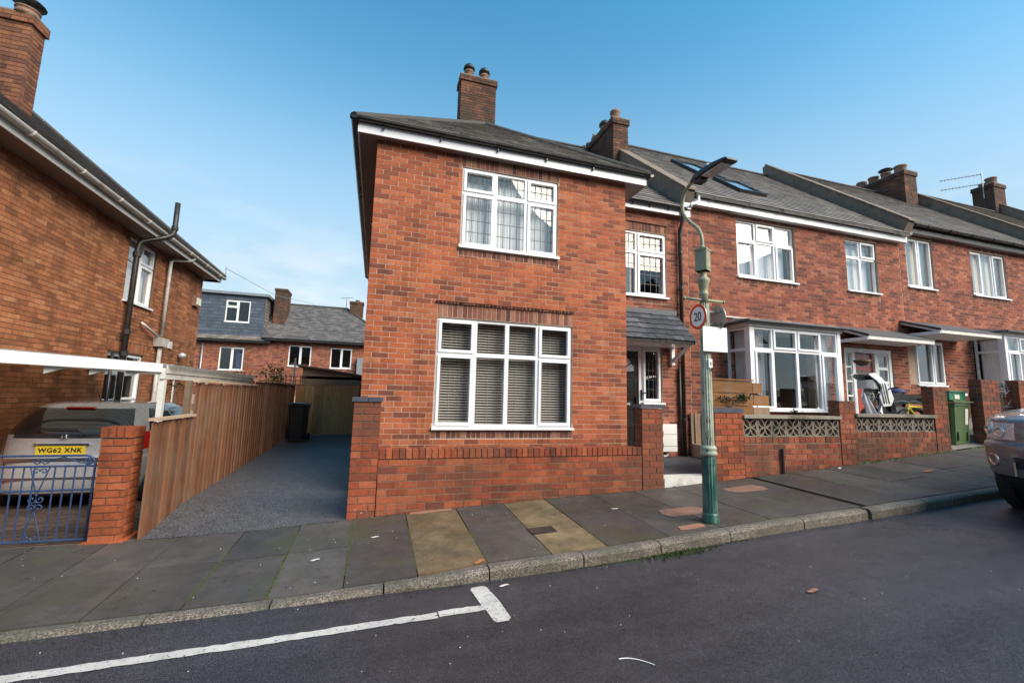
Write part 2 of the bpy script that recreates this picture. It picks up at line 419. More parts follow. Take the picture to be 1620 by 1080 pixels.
def polemat():
    """flaking pale green paint over dark metal"""
    m, nt, N, L, B = newmat('flaking_green_paint')
    g = N.new("ShaderNodeNewGeometry"); vec = g.outputs['Position']
    mp = N.new("ShaderNodeMapping"); mp.inputs['Scale'].default_value = (1, 1, .16); L.new(vec, mp.inputs[0])
    n = noise(N, L, mp.outputs[0], 34, 6, .7)
    c = ramp(N, L, noise(N, L, vec, 7, 4), [(.35, (.32, .36, .28)), (.5, (.40, .44, .35)), (.68, (.50, .51, .40))])
    k = ramp(N, L, n, [(.56, (0, 0, 0)), (.60, (1, 1, 1))])
    c = mixc(N, L, k, c, (.08, .10, .05))
    L.new(c, B.inputs['Base Color']); B.inputs['Roughness'].default_value = .55
    bumpn(N, L, B, k, -.3, .003)
    return m
M['pole_pale'] = polemat()
M['pole_olive'] = mat('olive_painted_iron', (.27, .28, .18), .55, var=.2, sc=15, dirt=(.30, .29, .18), dcut=.6, dsc=12)
M['pole_green'] = mat('dark_green_iron', (.020, .095, .072), .4, var=.35, sc=12, stretch=(1, 1, .22), dirt=(.13, .21, .19), dcut=.50, dsc=12)

# ------------------------------------------------------------------ object helpers
OFF = {}
def off(p):
    return OFF.get(p.name, V((0, 0, 0))) if p else V((0, 0, 0))

def tag(o, label=None, cat=None, group=None, kind=None):
    if label: o['label'] = label
    if cat: o['category'] = cat
    if group: o['group'] = group
    if kind: o['kind'] = kind
    return o

def thing(name, label, cat, loc=(0, 0, 0), group=None, local=False, rz=0):
    """Empty at the base of a thing. local=True: parts are modelled about the origin."""
    o = bpy.data.objects.new(name, None)
    o.empty_display_size = .2
    COL.objects.link(o)
    o.location = loc
    o.rotation_euler = (0, 0, rz)
    OFF[o.name] = V((0, 0, 0)) if local else V(loc)
    return tag(o, label, cat, group)

def link(name, me, parent=None, mx=None):
    o = bpy.data.objects.new(name, me)
    COL.objects.link(o)
    if parent:
        o.parent = parent
        OFF[o.name] = off(parent)
    if mx is not None:
        o.matrix_local = mx
    return o

class MB:
    def __init__(s): s.v = []; s.f = []; s.mi = []
    def add(s, vs, fs, mi=0):
        b = len(s.v)
        s.v += [V(p) for p in vs]
        s.f += [tuple(b + i for i in f) for f in fs]
        s.mi += [mi] * len(fs)
        return s
    def box(s, x0, x1, y0, y1, z0, z1, mi=0):
        return s.add([(x0, y0, z0), (x1, y0, z0), (x1, y1, z0), (x0, y1, z0), (x0, y0, z1), (x1, y0, z1), (x1, y1, z1), (x0, y1, z1)],
                     [(0, 3, 2, 1), (4, 5, 6, 7), (0, 1, 5, 4), (1, 2, 6, 5), (2, 3, 7, 6), (3, 0, 4, 7)], mi)
    def fbox(s, F, u0, u1, v0, v1, d0, d1, mi=0):
        c = [F.p(u, v, d) for d in (d0, d1) for (u, v) in ((u0, v0), (u1, v0), (u1, v1), (u0, v1))]
        fs = [(0, 3, 2, 1), (4, 5, 6, 7), (0, 1, 5, 4), (1, 2, 6, 5), (2, 3, 7, 6), (3, 0, 4, 7)]
        if F.flip: fs = [f[::-1] for f in fs]
        return s.add(c, fs, mi)
    def prism(s, poly, vec, mi=0):
        """polygon (list of 3D points) extruded by vec"""
        n = len(poly); vec = V(vec)
        a = [V(p) for p in poly]
        nn = V((0, 0, 0))
        for i in range(n): nn += a[i].cross(a[(i + 1) % n])
        if nn.dot(vec) < 0: a = a[::-1]
        vs = a + [p + vec for p in a]
        fs = [tuple(range(n))[::-1], tuple(range(n, 2 * n))] + [(i, (i + 1) % n, n + (i + 1) % n, n + i) for i in range(n)]
        return s.add(vs, fs, mi)
    def tube(s, pts, r, n=8, mi=0, closed=False, caps=True):
        pts = [V(p) for p in pts]
        rs = r if isinstance(r, (list, tuple)) else [r] * len(pts)
        rings = []; up = None
        k = len(pts)
        for i, p in enumerate(pts):
            if closed: t = (pts[(i + 1) % k] - pts[i - 1])
            else: t = pts[min(i + 1, k - 1)] - pts[max(i - 1, 0)]
            if t.length < 1e-9: t = V((0, 0, 1))
            t.normalize()
            if up is None:
                a = V((0, 0, 1)) if abs(t.z) < .9 else V((1, 0, 0))
                up = (a - t * a.dot(t)).normalized()
            else:
                up = (up - t * up.dot(t))
                up = up.normalized() if up.length > 1e-6 else t.orthogonal().normalized()
            sd_ = t.cross(up)
            rings.append([p + (up * math.cos(2 * math.pi * j / n) + sd_ * math.sin(2 * math.pi * j / n)) * rs[i] for j in range(n)])
        vs = [q for ring in rings for q in ring]
        fs = []
        kk = k if closed else k - 1
        for i in range(kk):
            for j in range(n):
                a = i * n + j; b = i * n + (j + 1) % n
                c = ((i + 1) % k) * n + (j + 1) % n; d = ((i + 1) % k) * n + j
                fs.append((a, b, c, d))
        if caps and not closed:
            fs.append(tuple(range(n))[::-1]); fs.append(tuple((k - 1) * n + j for j in range(n)))
        return s.add(vs, fs, mi)
    def lathe(s, prof, cx, cy, n=16, mi=0, axis='z', cz=0, flute=0):
        vs = []; fs = []
        for (r, z) in prof:
            for j in range(n):
                a = 2 * math.pi * j / n
                rr = r * (1 - flute * (j % 2))
                vs.append((cx + rr * math.cos(a), cy + rr * math.sin(a), cz + z))
        k = len(prof)
        for i in range(k - 1):
            for j in range(n):
                fs.append((i * n + j, i * n + (j + 1) % n, (i + 1) * n + (j + 1) % n, (i + 1) * n + j))
        fs.append(tuple(range(n))[::-1]); fs.append(tuple((k - 1) * n + j for j in range(n)))
        return s.add(vs, fs, mi)
    def build(s, name, mats, parent=None, smooth=False):
        me = bpy.data.meshes.new(name)
        o_ = off(parent)
        me.from_pydata([tuple(v - o_) for v in s.v], [], s.f)
        if not isinstance(mats, (list, tuple)): mats = [mats]
        for m_ in mats: me.materials.append(m_)
        if len(mats) > 1: me.polygons.foreach_set('material_index', s.mi)
        if smooth: me.polygons.foreach_set('use_smooth', [True] * len(me.polygons))
        me.update()
        return link(name, me, parent)

class Fr:
    """a wall frame: u along, v up, d outward"""
    def __init__(s, o, u, v, n):
        s.o = V(o); s.u = V(u).normalized(); s.v = V(v).normalized(); s.n = V(n).normalized()
        s.flip = s.u.cross(s.v).dot(s.n) < 0
    def p(s, u, v, d=0): return s.o + s.u * u + s.v * v + s.n * d
    def mat(s): return Matrix((s.u, s.n, s.v)).transposed().to_4x4()

def FY(y): return Fr((0, y, 0), (1, 0, 0), (0, 0, 1), (0, -1, 0))     # faces the street
def FXp(x): return Fr((x, 0, 0), (0, 1, 0), (0, 0, 1), (1, 0, 0))     # faces +X, u = Y
def FXm(x): return Fr((x, 0, 0), (0, 1, 0), (0, 0, 1), (-1, 0, 0))
def FYp(y): return Fr((0, y, 0), (1, 0, 0), (0, 0, 1), (0, 1, 0))

def shows(p):
    """rough size rank of a small piece as this camera sees it (only decides which pieces become objects of their own)"""
    d = p - CAM
    f = d.dot(RF)
    if f < .3: return 0
    x = d.dot(RX) / f * FPX; y = d.dot(RD) / f * FPX
    if abs(x) > 830 or abs(y) > 560: return 0
    return 1 / d.length_squared

UNIT = []
for k in range(4):
    mb = MB()
    j = lambda a: a + random.uniform(-.012, .012)
    e = .04
    mb.v = [V((j(-.5), -.5, j(-.5))), V((j(.5), -.5, j(-.5))), V((j(.5), -.5, j(.5))), V((j(-.5), -.5, j(.5))),
            V((-.5, .5, -.5)), V((.5, .5, -.5)), V((.5, .5, .5)), V((-.5, .5, .5))]
    # local axes: x along, y outward (+.5 is the face), z up
    mb.f = [(4, 7, 6, 5), (0, 1, 2, 3), (0, 4, 5, 1), (1, 5, 6, 2), (2, 6, 7, 3), (3, 7, 4, 0)]
    UNIT.append(mb)
UM = {}
def unit_mesh(mname, part='brick'):
    key = (mname, part)
    if key not in UM:
        L_ = []
        for mb in UNIT:
            me = bpy.data.meshes.new(part)
            me.from_pydata([tuple(v) for v in mb.v], [], mb.f)
            me.materials.append(M[mname]); me.update()
            L_.append(me)
        UM[key] = L_
    return random.choice(UM[key])

def put_box(name, mname, F, u0, u1, v0, v1, d0, d1, parent):
    """one piece as its own object, sharing a unit mesh"""
    c = F.p((u0 + u1) / 2, (v0 + v1) / 2, (d0 + d1) / 2) - off(parent)
    R = F.mat()
    mx = Matrix.Translation(c) @ R @ Matrix.Diagonal((u1 - u0, d1 - d0, v1 - v0, 1))
    return link(name, unit_mesh(mname, name), parent, mx)

def rsub(pieces, h):
    out = []
    a0, a1, b0, b1 = h
    for (u0, u1, v0, v1) in pieces:
        if a1 <= u0 or a0 >= u1 or b1 <= v0 or b0 >= v1:
            out.append((u0, u1, v0, v1)); continue
        if u0 < a0: out.append((u0, a0, v0, v1))
        if u1 > a1: out.append((a1, u1, v0, v1))
        m0, m1 = max(u0, a0), min(u1, a1)
        if v0 < b0: out.append((m0, m1, v0, b0))
        if v1 > b1: out.append((m0, m1, b1, v1))
    return out

def wallslab(root, F, u0, u1, v0, v1, holes, m_, thick=.25, name='wall', d_out=-.0045):
    us = sorted({u0, u1, *[min(max(x, u0), u1) for h in holes for x in h[:2]]})
    vs = sorted({v0, v1, *[min(max(x, v0), v1) for h in holes for x in h[2:4]]})
    mb = MB()
    for a, b in zip(us, us[1:]):
        for c, d in zip(vs, vs[1:]):
            um, vm = (a + b) / 2, (c + d) / 2
            if b - a < 1e-4 or d - c < 1e-4: continue
            if any(h[0] < um < h[1] and h[2] < vm < h[3] for h in holes): continue
            mb.fbox(F, a, b, c, d, -thick, d_out)
    return mb.build(name, m_, root)

def bricks(root, F, u0, u1, v0, v1, holes, bmat, Lb=.2286, Hc=.0762, J=.010, nind=0, soldiers=(), proud=0, depth=.09,
           jit=.0015, parts=None, vbase=None, top=None):
    """running bond with recessed joints; the pieces that show largest are objects, the rest one joined part"""
    out = []
    vb = v0 if vbase is None else vbase
    r = int(math.floor((v0 - vb) / Hc))
    hs = list(holes) + [s[:4] for s in soldiers]
    while vb + r * Hc < v1 - .012:
        a = vb + r * Hc; b = a + Hc
        st = (0 if r % 2 else Lb / 2)
        k = 0
        u = u0 - st
        while u < u1 - .02:
            p = (max(u, u0), min(u + Lb, u1), max(a, v0), min(b, v1))
            u += Lb
            if p[1] - p[0] < .03: continue
            ps = [p]
            for h in hs: ps = rsub(ps, h)
            for q in ps:
                if q[1] - q[0] > .025 and q[3] - q[2] > .02: out.append((q, bmat))
        r += 1
    for s in soldiers:
        n = max(1, round((s[1] - s[0]) / Hc)); wd = (s[1] - s[0]) / n
        for i in range(n):
            out.append(((s[0] + i * wd, s[0] + (i + 1) * wd, s[2], s[3]), s[4] if len(s) > 4 else bmat))
    if top:
        out = [(q, m_) for q, m_ in out if (q[2] + q[3]) / 2 < top((q[0] + q[1]) / 2)]
    pieces = []
    for q, m_ in out:
        c = F.p((q[0] + q[1]) / 2, (q[2] + q[3]) / 2)
        pieces.append((shows(c), (q[0] + J / 2, q[1] - J / 2, q[2] + J / 2, q[3] - J / 2), m_, random.uniform(-jit, jit) + proud))
    pieces.sort(key=lambda t: -t[0])
    par = parts or root
    joined = {}
    for i, (sc, q, m_, d) in enumerate(pieces):
        if i < nind and sc > 0:
            put_box('brick', m_, F, *q, d - depth, d, par)
        else:
            joined.setdefault(m_, MB()).fbox(F, *q, d - depth, d)
    for m_, mb in joined.items():
        o = mb.build('bricks' if m_ == bmat else 'soldier_bricks', M[m_], par)
        tag(o, kind='stuff')
    return pieces

def clip(poly, A, B):
    """keep the left side of A->B"""
    out = []
    ex, ey = B[0] - A[0], B[1] - A[1]
    side = lambda p: ex * (p[1] - A[1]) - ey * (p[0] - A[0])
    for i in range(len(poly)):
        p, q = poly[i], poly[(i + 1) % len(poly)]
        sp, sq = side(p), side(q)
        if sp >= 0: out.append(p)
        if sp * sq < 0:
            t = sp / (sp - sq)
            out.append((p[0] + (q[0] - p[0]) * t, p[1] + (q[1] - p[1]) * t))
    return out

def slates(root, F, poly, mname, w=.27, g=.19, th=.008, lift=.016, nind=0, piece='slate', joint=.004, rag=.004, overlap=.03, stagger=True):
    """rows of overlapping slates on the plane of F inside the convex polygon (u, s)"""
    ar = sum(poly[i][0] * poly[(i + 1) % len(poly)][1] - poly[(i + 1) % len(poly)][0] * poly[i][1] for i in range(len(poly)))
    if ar < 0: poly = poly[::-1]
    u0 = min(p[0] for p in poly); u1 = max(p[0] for p in poly)
    s0 = min(p[1] for p in poly); s1 = max(p[1] for p in poly)
    items = []
    r = 0
    s = s0
    while s < s1:
        u = u0 - (w / 2 if (r % 2 and stagger) else 0)
        while u < u1:
            dr = random.uniform(-rag, rag)
            q = [(u + joint / 2, s + dr), (u + w - joint / 2, s + dr + random.uniform(-rag, rag) / 2), (u + w - joint / 2, s + g + overlap), (u + joint / 2, s + g + overlap)]
            for i in range(len(poly)):
                q = clip(q, poly[i], poly[(i + 1) % len(poly)])
                if len(q) < 3: break
            if len(q) >= 3:
                lf = lift + random.uniform(0, .004)
                top = [F.p(a, b, lf * (1 - (b - s) / (g + overlap)) + th) for a, b in q]
                bot = [F.p(a, b, lf * (1 - (b - s) / (g + overlap)) - .004) for a, b in q]
                c = sum(top, V((0, 0, 0))) / len(top)
                items.append((shows(c) * (1 if len(q) == 4 else .6), top, bot))
            u += w
        s += g; r += 1
    items.sort(key=lambda t: -t[0])
    rest = MB()
    for i, (sc, top, bot) in enumerate(items):
        n = len(top)
        fs = [tuple(range(n)), tuple(range(n, 2 * n))[::-1]] + [(k, n + k, n + (k + 1) % n, (k + 1) % n) for k in range(n)]
        if F.flip: fs = [f[::-1] for f in fs]
        if i < nind and sc > 0:
            MB().add(top + bot, fs).build(piece, M[mname], root)
        else:
            rest.add(top + bot, fs)
    if rest.v: tag(rest.build(piece + 's', M[mname], root), kind='stuff')

def ridge(root, A, B, mname='ridge_clay', r=.075, seg=.45, name='ridge_tile', up=(0, 0, 1)):
    A = V(A); B = V(B); d = (B - A); n = max(1, round(d.length / seg)); d /= n
    t = d.normalized(); sdv = t.cross(V(up)).normalized(); uu = sdv.cross(t)
    for i in range(n):
        a = A + d * i + d * .01; b = A + d * (i + 1) - d * .01
        mb = MB(); vs = []
        for p, rr in ((a, r), (b, r * 1.06)):
            for k in range(6):
                an = math.pi * k / 5
                vs.append(p + sdv * math.cos(an) * rr + uu * (math.sin(an) * rr * .75 - .02))
        vs += [p - uu * .02 for p in vs[:12]]
        fs = [(k, k + 1, k + 7, k + 6) for k in range(5)] + [(0, 6, 18, 12), (5, 17, 23, 11)] + [(0, 1, 2, 3, 4, 5)[::-1], (6, 7, 8, 9, 10, 11)]
        mb.add(vs, fs).build(name, M[mname], root)

def ring(mb, F, u0, u1, v0, v1, w, d0, d1, mi=0):
    mb.fbox(F, u0, u0 + w, v0, v1, d0, d1, mi); mb.fbox(F, u1 - w, u1, v0, v1, d0, d1, mi)
    mb.fbox(F, u0 + w, u1 - w, v0, v0 + w, d0, d1, mi); mb.fbox(F, u0 + w, u1 - w, v1 - w, v1, d0, d1, mi)

def window(root, F, u0, u1, v0, v1, cols, back=.075, sill=True, name='window', lead=False, m_='white', glass='glass', fw=.032, sash=.042, sill_out=.05):
    """cols: (width share, [(height share, opens, lead bars (n vertical, n horizontal))] from the bottom up)"""
    d0, d1 = -back - .06, -back + .0
    base = MB()
    W = u1 - u0; H = v1 - v0
    cells = []
    tw = sum(c[0] for c in cols); u = u0
    for cw, rows in cols:
        ua, ub = u, u + cw / tw * W; u = ub
        th = sum(r[0] for r in rows); v = v0
        for r in rows:
            va, vb = v, v + r[0] / th * H; v = vb
            cells.append((ua, ub, va, vb, r[1], r[2] if len(r) > 2 else None))
    for (a, b, c, d, op, ld) in cells:
        ring(base, F, a, b, c, d, fw, d0, d1)
    ring(base, F, u0 - .012, u1 + .012, v0 - .012, v1 + .012, .012, d0, d1 - .01)
    wn = base.build(name, M[m_], root)
    for (a, b, c, d, op, ld) in cells:
        ga, gb, gc, gd = a + fw, b - fw, c + fw, d - fw
        if op:
            s = MB(); ring(s, F, ga - .012, gb + .012, gc - .012, gd + .012, sash, d0 + .02, d1 + .022)
            s.build('sash', M[m_], wn)
            ga += sash - .012; gb -= sash - .012; gc += sash - .012; gd -= sash - .012
        MB().fbox(F, ga - .002, gb + .002, gc - .002, gd + .002, d0 + .022, d0 + .030).build('pane', M[glass], wn)
        if lead and ld:
            lm = MB(); dd = d0 + .030
            for k in range(ld[0]):
                x = ga + (gb - ga) * (k + 1) / (ld[0] + 1)
                lm.fbox(F, x - .005, x + .005, gc, gd, dd, dd + .004)
            for k in range(ld[1]):
                y = gc + (gd - gc) * (k + 1) / (ld[1] + 1)
                lm.fbox(F, ga, gb, y - .005, y + .005, dd + .0003, dd + .0043)
            lm.build('leading', M['lead_dark'], wn)
    if sill:
        MB().fbox(F, u0 - .035, u1 + .035, v0 - .045, v0 - .012, d0, sill_out).build('sill', M[m_], wn)
    return wn

def curtain(F, u0, u1, v0, v1, d, mname, label, folds=None, amp=.02, name='curtain', group=None):
    n = folds or max(6, int((u1 - u0) / .05))
    k = n * 4
    mb = MB(); vs = []
    for th in (0, .006):
        for i in range(k + 1):
            u = u0 + (u1 - u0) * i / k
            dd = d + amp * math.sin(i / 4 * 2 * math.pi + .6 * math.sin(i * .37)) - th
            vs += [F.p(u, v0, dd), F.p(u, v1, dd * 1.0)]
    o = 2 * (k + 1)
    fs = []
    for i in range(k):
        fs += [(2 * i, 2 * i + 2, 2 * i + 3, 2 * i + 1), (o + 2 * i, o + 2 * i + 1, o + 2 * i + 3, o + 2 * i + 2)]
    fs += [(0, 1, o + 1, o), (2 * k, o + 2 * k, o + 2 * k + 1, 2 * k + 1)]
    mb.add(vs, fs)
    return tag(mb.build(name, M[mname], None, True), label, 'curtain', group)

def pipe(root, pts, r, m_, name='downpipe', clips=(), cm=None):
    p = MB().tube(pts, r, 10).build(name, M[m_], root, True)
    for c in clips:
        MB().tube([V(c) - V((0, 0, .03)), V(c) + V((0, 0, .03))], r * 1.35, 10).build('collar', M[cm or m_], p)
    return p

def gutter(root, A, B, m_, r=.055, name='gutter', brackets=0):
    """half-round gutter from A to B"""
    A = V(A); B = V(B); t = (B - A).normalized(); s = t.cross(V((0, 0, 1))).normalized()
    vs = []
    for p in (A, B):
        for rr in (r, r - .008):
            for k in range(9):
                a = math.pi * k / 8
                vs.append(p + s * math.cos(a) * rr - V((0, 0, 1)) * math.sin(a) * rr)
    fs = []
    for k in range(8):
        fs += [(k, k + 1, 18 + k + 1, 18 + k), (9 + k, 27 + k, 27 + k + 1, 9 + k + 1)]
    fs += [(0, 18, 27, 9), (8, 17, 35, 26)]
    fs += [tuple(range(0, 9)), tuple(range(18, 27))[::-1]]
    g = MB().add(vs, fs).build(name, M[m_], root, False)
    n = brackets
    for i in range(n):
        p = A + (B - A) * ((i + .5) / n)
        MB().tube([p + s * math.cos(math.pi * k / 8) * (r + .008) - V((0, 0, 1)) * math.sin(math.pi * k / 8) * (r + .008) for k in range(9)], .012, 5).build('bracket', M[m_], g)
    return g

def text(name, body, size, F, u, v, d, m_, parent, extrude=.0015, spacing=1.0, sx=1.0, align='CENTER', bold=0):
    cu = bpy.data.curves.new(name, 'FONT')
    cu.body = body; cu.size = size; cu.extrude = extrude; cu.align_x = align; cu.align_y = 'CENTER'
    cu.space_character = spacing; cu.offset = bold
    cu.materials.append(M[m_])
    o = bpy.data.objects.new(name, cu); COL.objects.link(o)
    X = F.u * (-1 if F.flip else 1)
    R = Matrix((X * sx, F.v, F.n)).transposed().to_4x4()
    dg = bpy.context.evaluated_depsgraph_get()
    me = bpy.data.meshes.new_from_object(o.evaluated_get(dg))
    bpy.data.objects.remove(o)
    return tag(link(name, me, parent, Matrix.Translation(F.p(u, v, d) - off(parent)) @ R), kind='stuff')

def tubething(mb, pts, r, n=6): return mb.tube(pts, r, n)

def spiral(F, cu, cv, r0, turns, a0, sgn=1, n=26, d=0):
    pts = []
    for i in range(n + 1):
        t = i / n
        a = a0 + sgn * turns * 2 * math.pi * t
        r = r0 * (1 - .82 * t)
        pts.append(F.p(cu + r * math.cos(a), cv + r * math.sin(a), d))
    return pts

# ------------------------------------------------------------------ terrain profiles
def interp(x, xs, ys):
    if x <= xs[0]: return ys[0] + (x - xs[0]) * (ys[1] - ys[0]) / (xs[1] - xs[0])
    for i in range(len(xs) - 1):
        if x <= xs[i + 1]:
            return ys[i] + (ys[i + 1] - ys[i]) * (x - xs[i]) / (xs[i + 1] - xs[i])
    return ys[-1] + (x - xs[-1]) * (ys[-1] - ys[-2]) / (xs[-1] - xs[-2])
def zk(x): return interp(x, [-6, -2.2, -.6, .1, .55, 1, 1.87, 2.7, 3.9, 5.4, 7.7, 14], [-.02, .072, .108, .145, .18, .222, .262, .312, .40, .475, .61, 1.05])
def zw(x): return interp(x, [-6, -3.1, -2.2, -1.1, -.2, .84, 2.5, 3.9, 5.35, 6.9, 9.9, 14], [.06, .13, .13, .16, .22, .28, .36, .41, .51, .61, .83, 1.15])
def zr(x): return interp(x, [-6, -2.2, -.6, .1, 1, 1.87, 2.7, 3.9, 5.4, 7.7, 14], [-.06, .048, .085, .108, .13, .165, .21, .30, .37, .51, .93])
YK = 3.66      # road side of the kerb
YB = 3.79      # back of the kerb
YW = 5.40      # back of the pavement
def road_z(x, y):
    k = min(YK - y, 3.6 - 0) if y > 0 else None
    return zr(x) + .015 * (YK - y if y > 0 else YK + y)
def pave_z(x, y):
    a = zk(x); b = zw(x)
    t = (y - YB) / (YW - YB)
    return a + (b - a) * t

def sheet(name, xs, ys, zf, m_, kind='structure', thick=0, smooth=True):
    mb = MB(); vs = [(x, y, zf(x, y)) for y in ys for x in xs]
    n = len(xs)
    fs = [(j * n + i, j * n + i + 1, (j + 1) * n + i + 1, (j + 1) * n + i) for j in range(len(ys) - 1) for i in range(n - 1)]
    o = mb.add(vs, fs).build(name, M[m_], None, smooth)
    return tag(o, kind=kind)

def frange(a, b, n): return [a + (b - a) * i / n for i in range(n + 1)]

# ================================================================== GROUND
cx_ = lambda x: max(-30, min(60, x))
sheet('ground', [-400, -60, -30, -12, -6, -2.2, 0, 2.7, 5.4, 7.7, 14, 30, 60, 400], [-400, -60, -20, 0, 20, 60, 400],
      lambda x, y: zr(cx_(x)) - .42 - (.5 if y > 24 else 0), 'soil')
sheet('road', frange(-30, 60, 180), [-3.6, -2, -.01, .01, .9, 1.8, 2.7, YK + .02], lambda x, y: road_z(x, y), 'asphalt')
sheet('pavement_bed', frange(-14, 30, 176), [YB - .02, 4.6, YW + .03], lambda x, y: pave_z(x, y) - .014, 'soil')
sheet('far_pavement', frange(-30, 60, 90), [-5.6, -3.7], lambda x, y: zr(x) + .1, 'concrete')
tag(MB().prism([(-30, -3.6, zr(-30) + .1), (60, -3.6, zr(60) + .1), (60, -3.6, zr(60) - .2), (-30, -3.6, zr(-30) - .2)], (0, -.12, 0)).build('far_kerb', M['kerb']), kind='structure')

def dz_(x, y):
    t = min(1, (y - YW) / .9)
    return zw(x) * (1 - t) + (.235 + .0235 * (y - YW)) * t
sheet('driveway', frange(-2.14, -.17, 8), [YW, 5.7, 6.0, 6.3, 7, 8, 9, 11, 13.7], dz_, 'drive')
def nd_(x, y): return interp(y, [5.4, 6, 7.4, 20], [zw(x) + 0, .08, -.03, -.03])
nb = tag(bpy.data.objects.new('neighbour_drive', None), kind='structure'); COL.objects.link(nb); OFF[nb.name] = V((0, 0, 0))
o = sheet('drive_base', frange(-5.1, -2.16, 6), [5.4, 6, 6.7, 7.4, 15], lambda x, y: nd_(x, y) - .006, 'mortar_dark'); o.parent = nb
mb = MB()
y = 5.45; r = 0
while y < 9.2:
    x = -5.1 + (.1 if r % 2 else 0)
    while x < -2.35:
        z = nd_(x, y); z2 = nd_(x, y + .1)
        q = [(x + .004, y + .004, z), (x + .196, y + .004, nd_(x + .2, y)), (x + .196, y + .096, nd_(x + .2, y + .1)), (x + .004, y + .096, z2)]
        mb.prism(q, (0, 0, .006)); x += .2
    y += .1; r += 1
tag(mb.build('paving_blocks', M['pavers'], nb), kind='stuff')
sheet('garden_ground', [-.17, 1, 2, 3, 3.6, 3.9, 4.8, 5.4, 6.12], [5.45, 7.6], lambda x, y: .535 if x > 3.6 else .5, 'path')
tag(MB().box(6.10, 6.15, 5.62, 7.5, .4, .78).build('garden_edging', M['mortar_mid']), kind='structure')
sheet('front_garden_ground', [6.15, 7, 8, 9.9, 10.05, 10.5, 11.05, 11.2, 13, 16, 20, 30], [5.42, 5.9, 6.4, 7.6], lambda x, y: zw(x) + (.15 if not 10 < x < 11.1 else .01 + .14 * min(1, (y - 5.42) / .9)), 'concrete')
sheet('back_garden_ground', [-12, 6, 30], [13.7, 33], lambda x, y: .1, 'soil')

# paving slabs: every slab of the pavement
pv = tag(bpy.data.objects.new('pavement', None), kind='structure'); COL.objects.link(pv); OFF[pv.name] = V((0, 0, 0))
JX = [-7.6, -7.0, -6.42, -5.85, -5.25, -4.68, -4.1, -3.5, -2.93, -2.36, -1.78, -1.21, -.68, -.15, .415, .995, 1.58, 2.13, 2.80, 3.42, 4.06, 4.72, 5.40]
x = 5.47
while x < 16: JX.append(x); x += .72
rows_ = [(YB, 4.60), (4.60, YW)]
for i in range(len(JX) - 1):
    a, b = JX[i], JX[i + 1]
    if abs(a - 5.40) < .001: continue
    mids = [4.62]
    if abs(a - 1.58) < .01: mids = [4.34]
    elif i % 3 == 1 and a > 2: mids = [4.42 + .2 * random.random()]
    ys = [YB + .004] + mids + [YW - .004]
    for y0, y1 in zip(ys, ys[1:]):
        g = .005
        dzc = random.uniform(-.003, .003)
        q = [(a + g, y0 + g), (b - g, y0 + g), (b - g, y1 - g), (a + g, y1 - g)]
        yel = (abs(a - .415) < .01 or abs(a - 1.58) < .01)
        mb = MB().prism([(px, py, pave_z(px, py) + dzc - .05) for px, py in q], (0, 0, .05))
        mb.build('paving_slab', M['slab_yellow' if yel else 'slab'], pv)
# the crack of the nearest yellow flag and moss in the joints
mb = MB()
for (xj, y0, y1, wd) in [(-.15, 4.0, 5.35, .012), (-.68, 3.8, 5.2, .022), (-1.21, 3.9, 4.8, .008), (.415, 3.9, 4.9, .01), (.995, 3.8, 4.6, .012), (2.13, 3.85, 4.3, .012)]:
    n = int((y1 - y0) / .018)
    for k in range(n):
        yy = y0 + (y1 - y0) * k / n
        xx = xj + random.gauss(0, wd * .4); h = random.uniform(.004, .010); s_ = random.uniform(.004, .010)
        z = pave_z(xx, yy) - .008
        mb.prism([(xx - s_, yy - s_, z), (xx + s_, yy - s_ * .6, z), (xx + s_ * .4, yy + s_, z)], (0, 0, h + .004))
tag(mb.build('joint_moss', M['moss']), 'green moss growing in the joints between paving slabs', 'moss', kind='stuff')
for (x0, x1, y0, y1, nm) in [(3.12, 3.72, 4.22, 4.52, 'terracotta_slab'), (4.55, 5.15, 4.75, 5.05, 'terracotta_slab'), (3.0, 3.33, 3.86, 3.97, 'rust'), (.45, .95, 5.31, 5.395, 'rust')]:
    n = 16; ring_ = []
    for k in range(n):
        an = 2 * math.pi * k / n
        ex = abs(math.cos(an)) ** .5 * math.copysign(1, math.cos(an)); ey = abs(math.sin(an)) ** .5 * math.copysign(1, math.sin(an))
        px = (x0 + x1) / 2 + ex * (x1 - x0) / 2 * random.uniform(.8, 1.05); py = (y0 + y1) / 2 + ey * (y1 - y0) / 2 * random.uniform(.8, 1.02)
        ring_.append((px, py, pave_z(px, py) + .0005))
    tag(MB().prism(ring_, (0, 0, .0045)).build('pavement_patch', M[nm]), kind='structure')

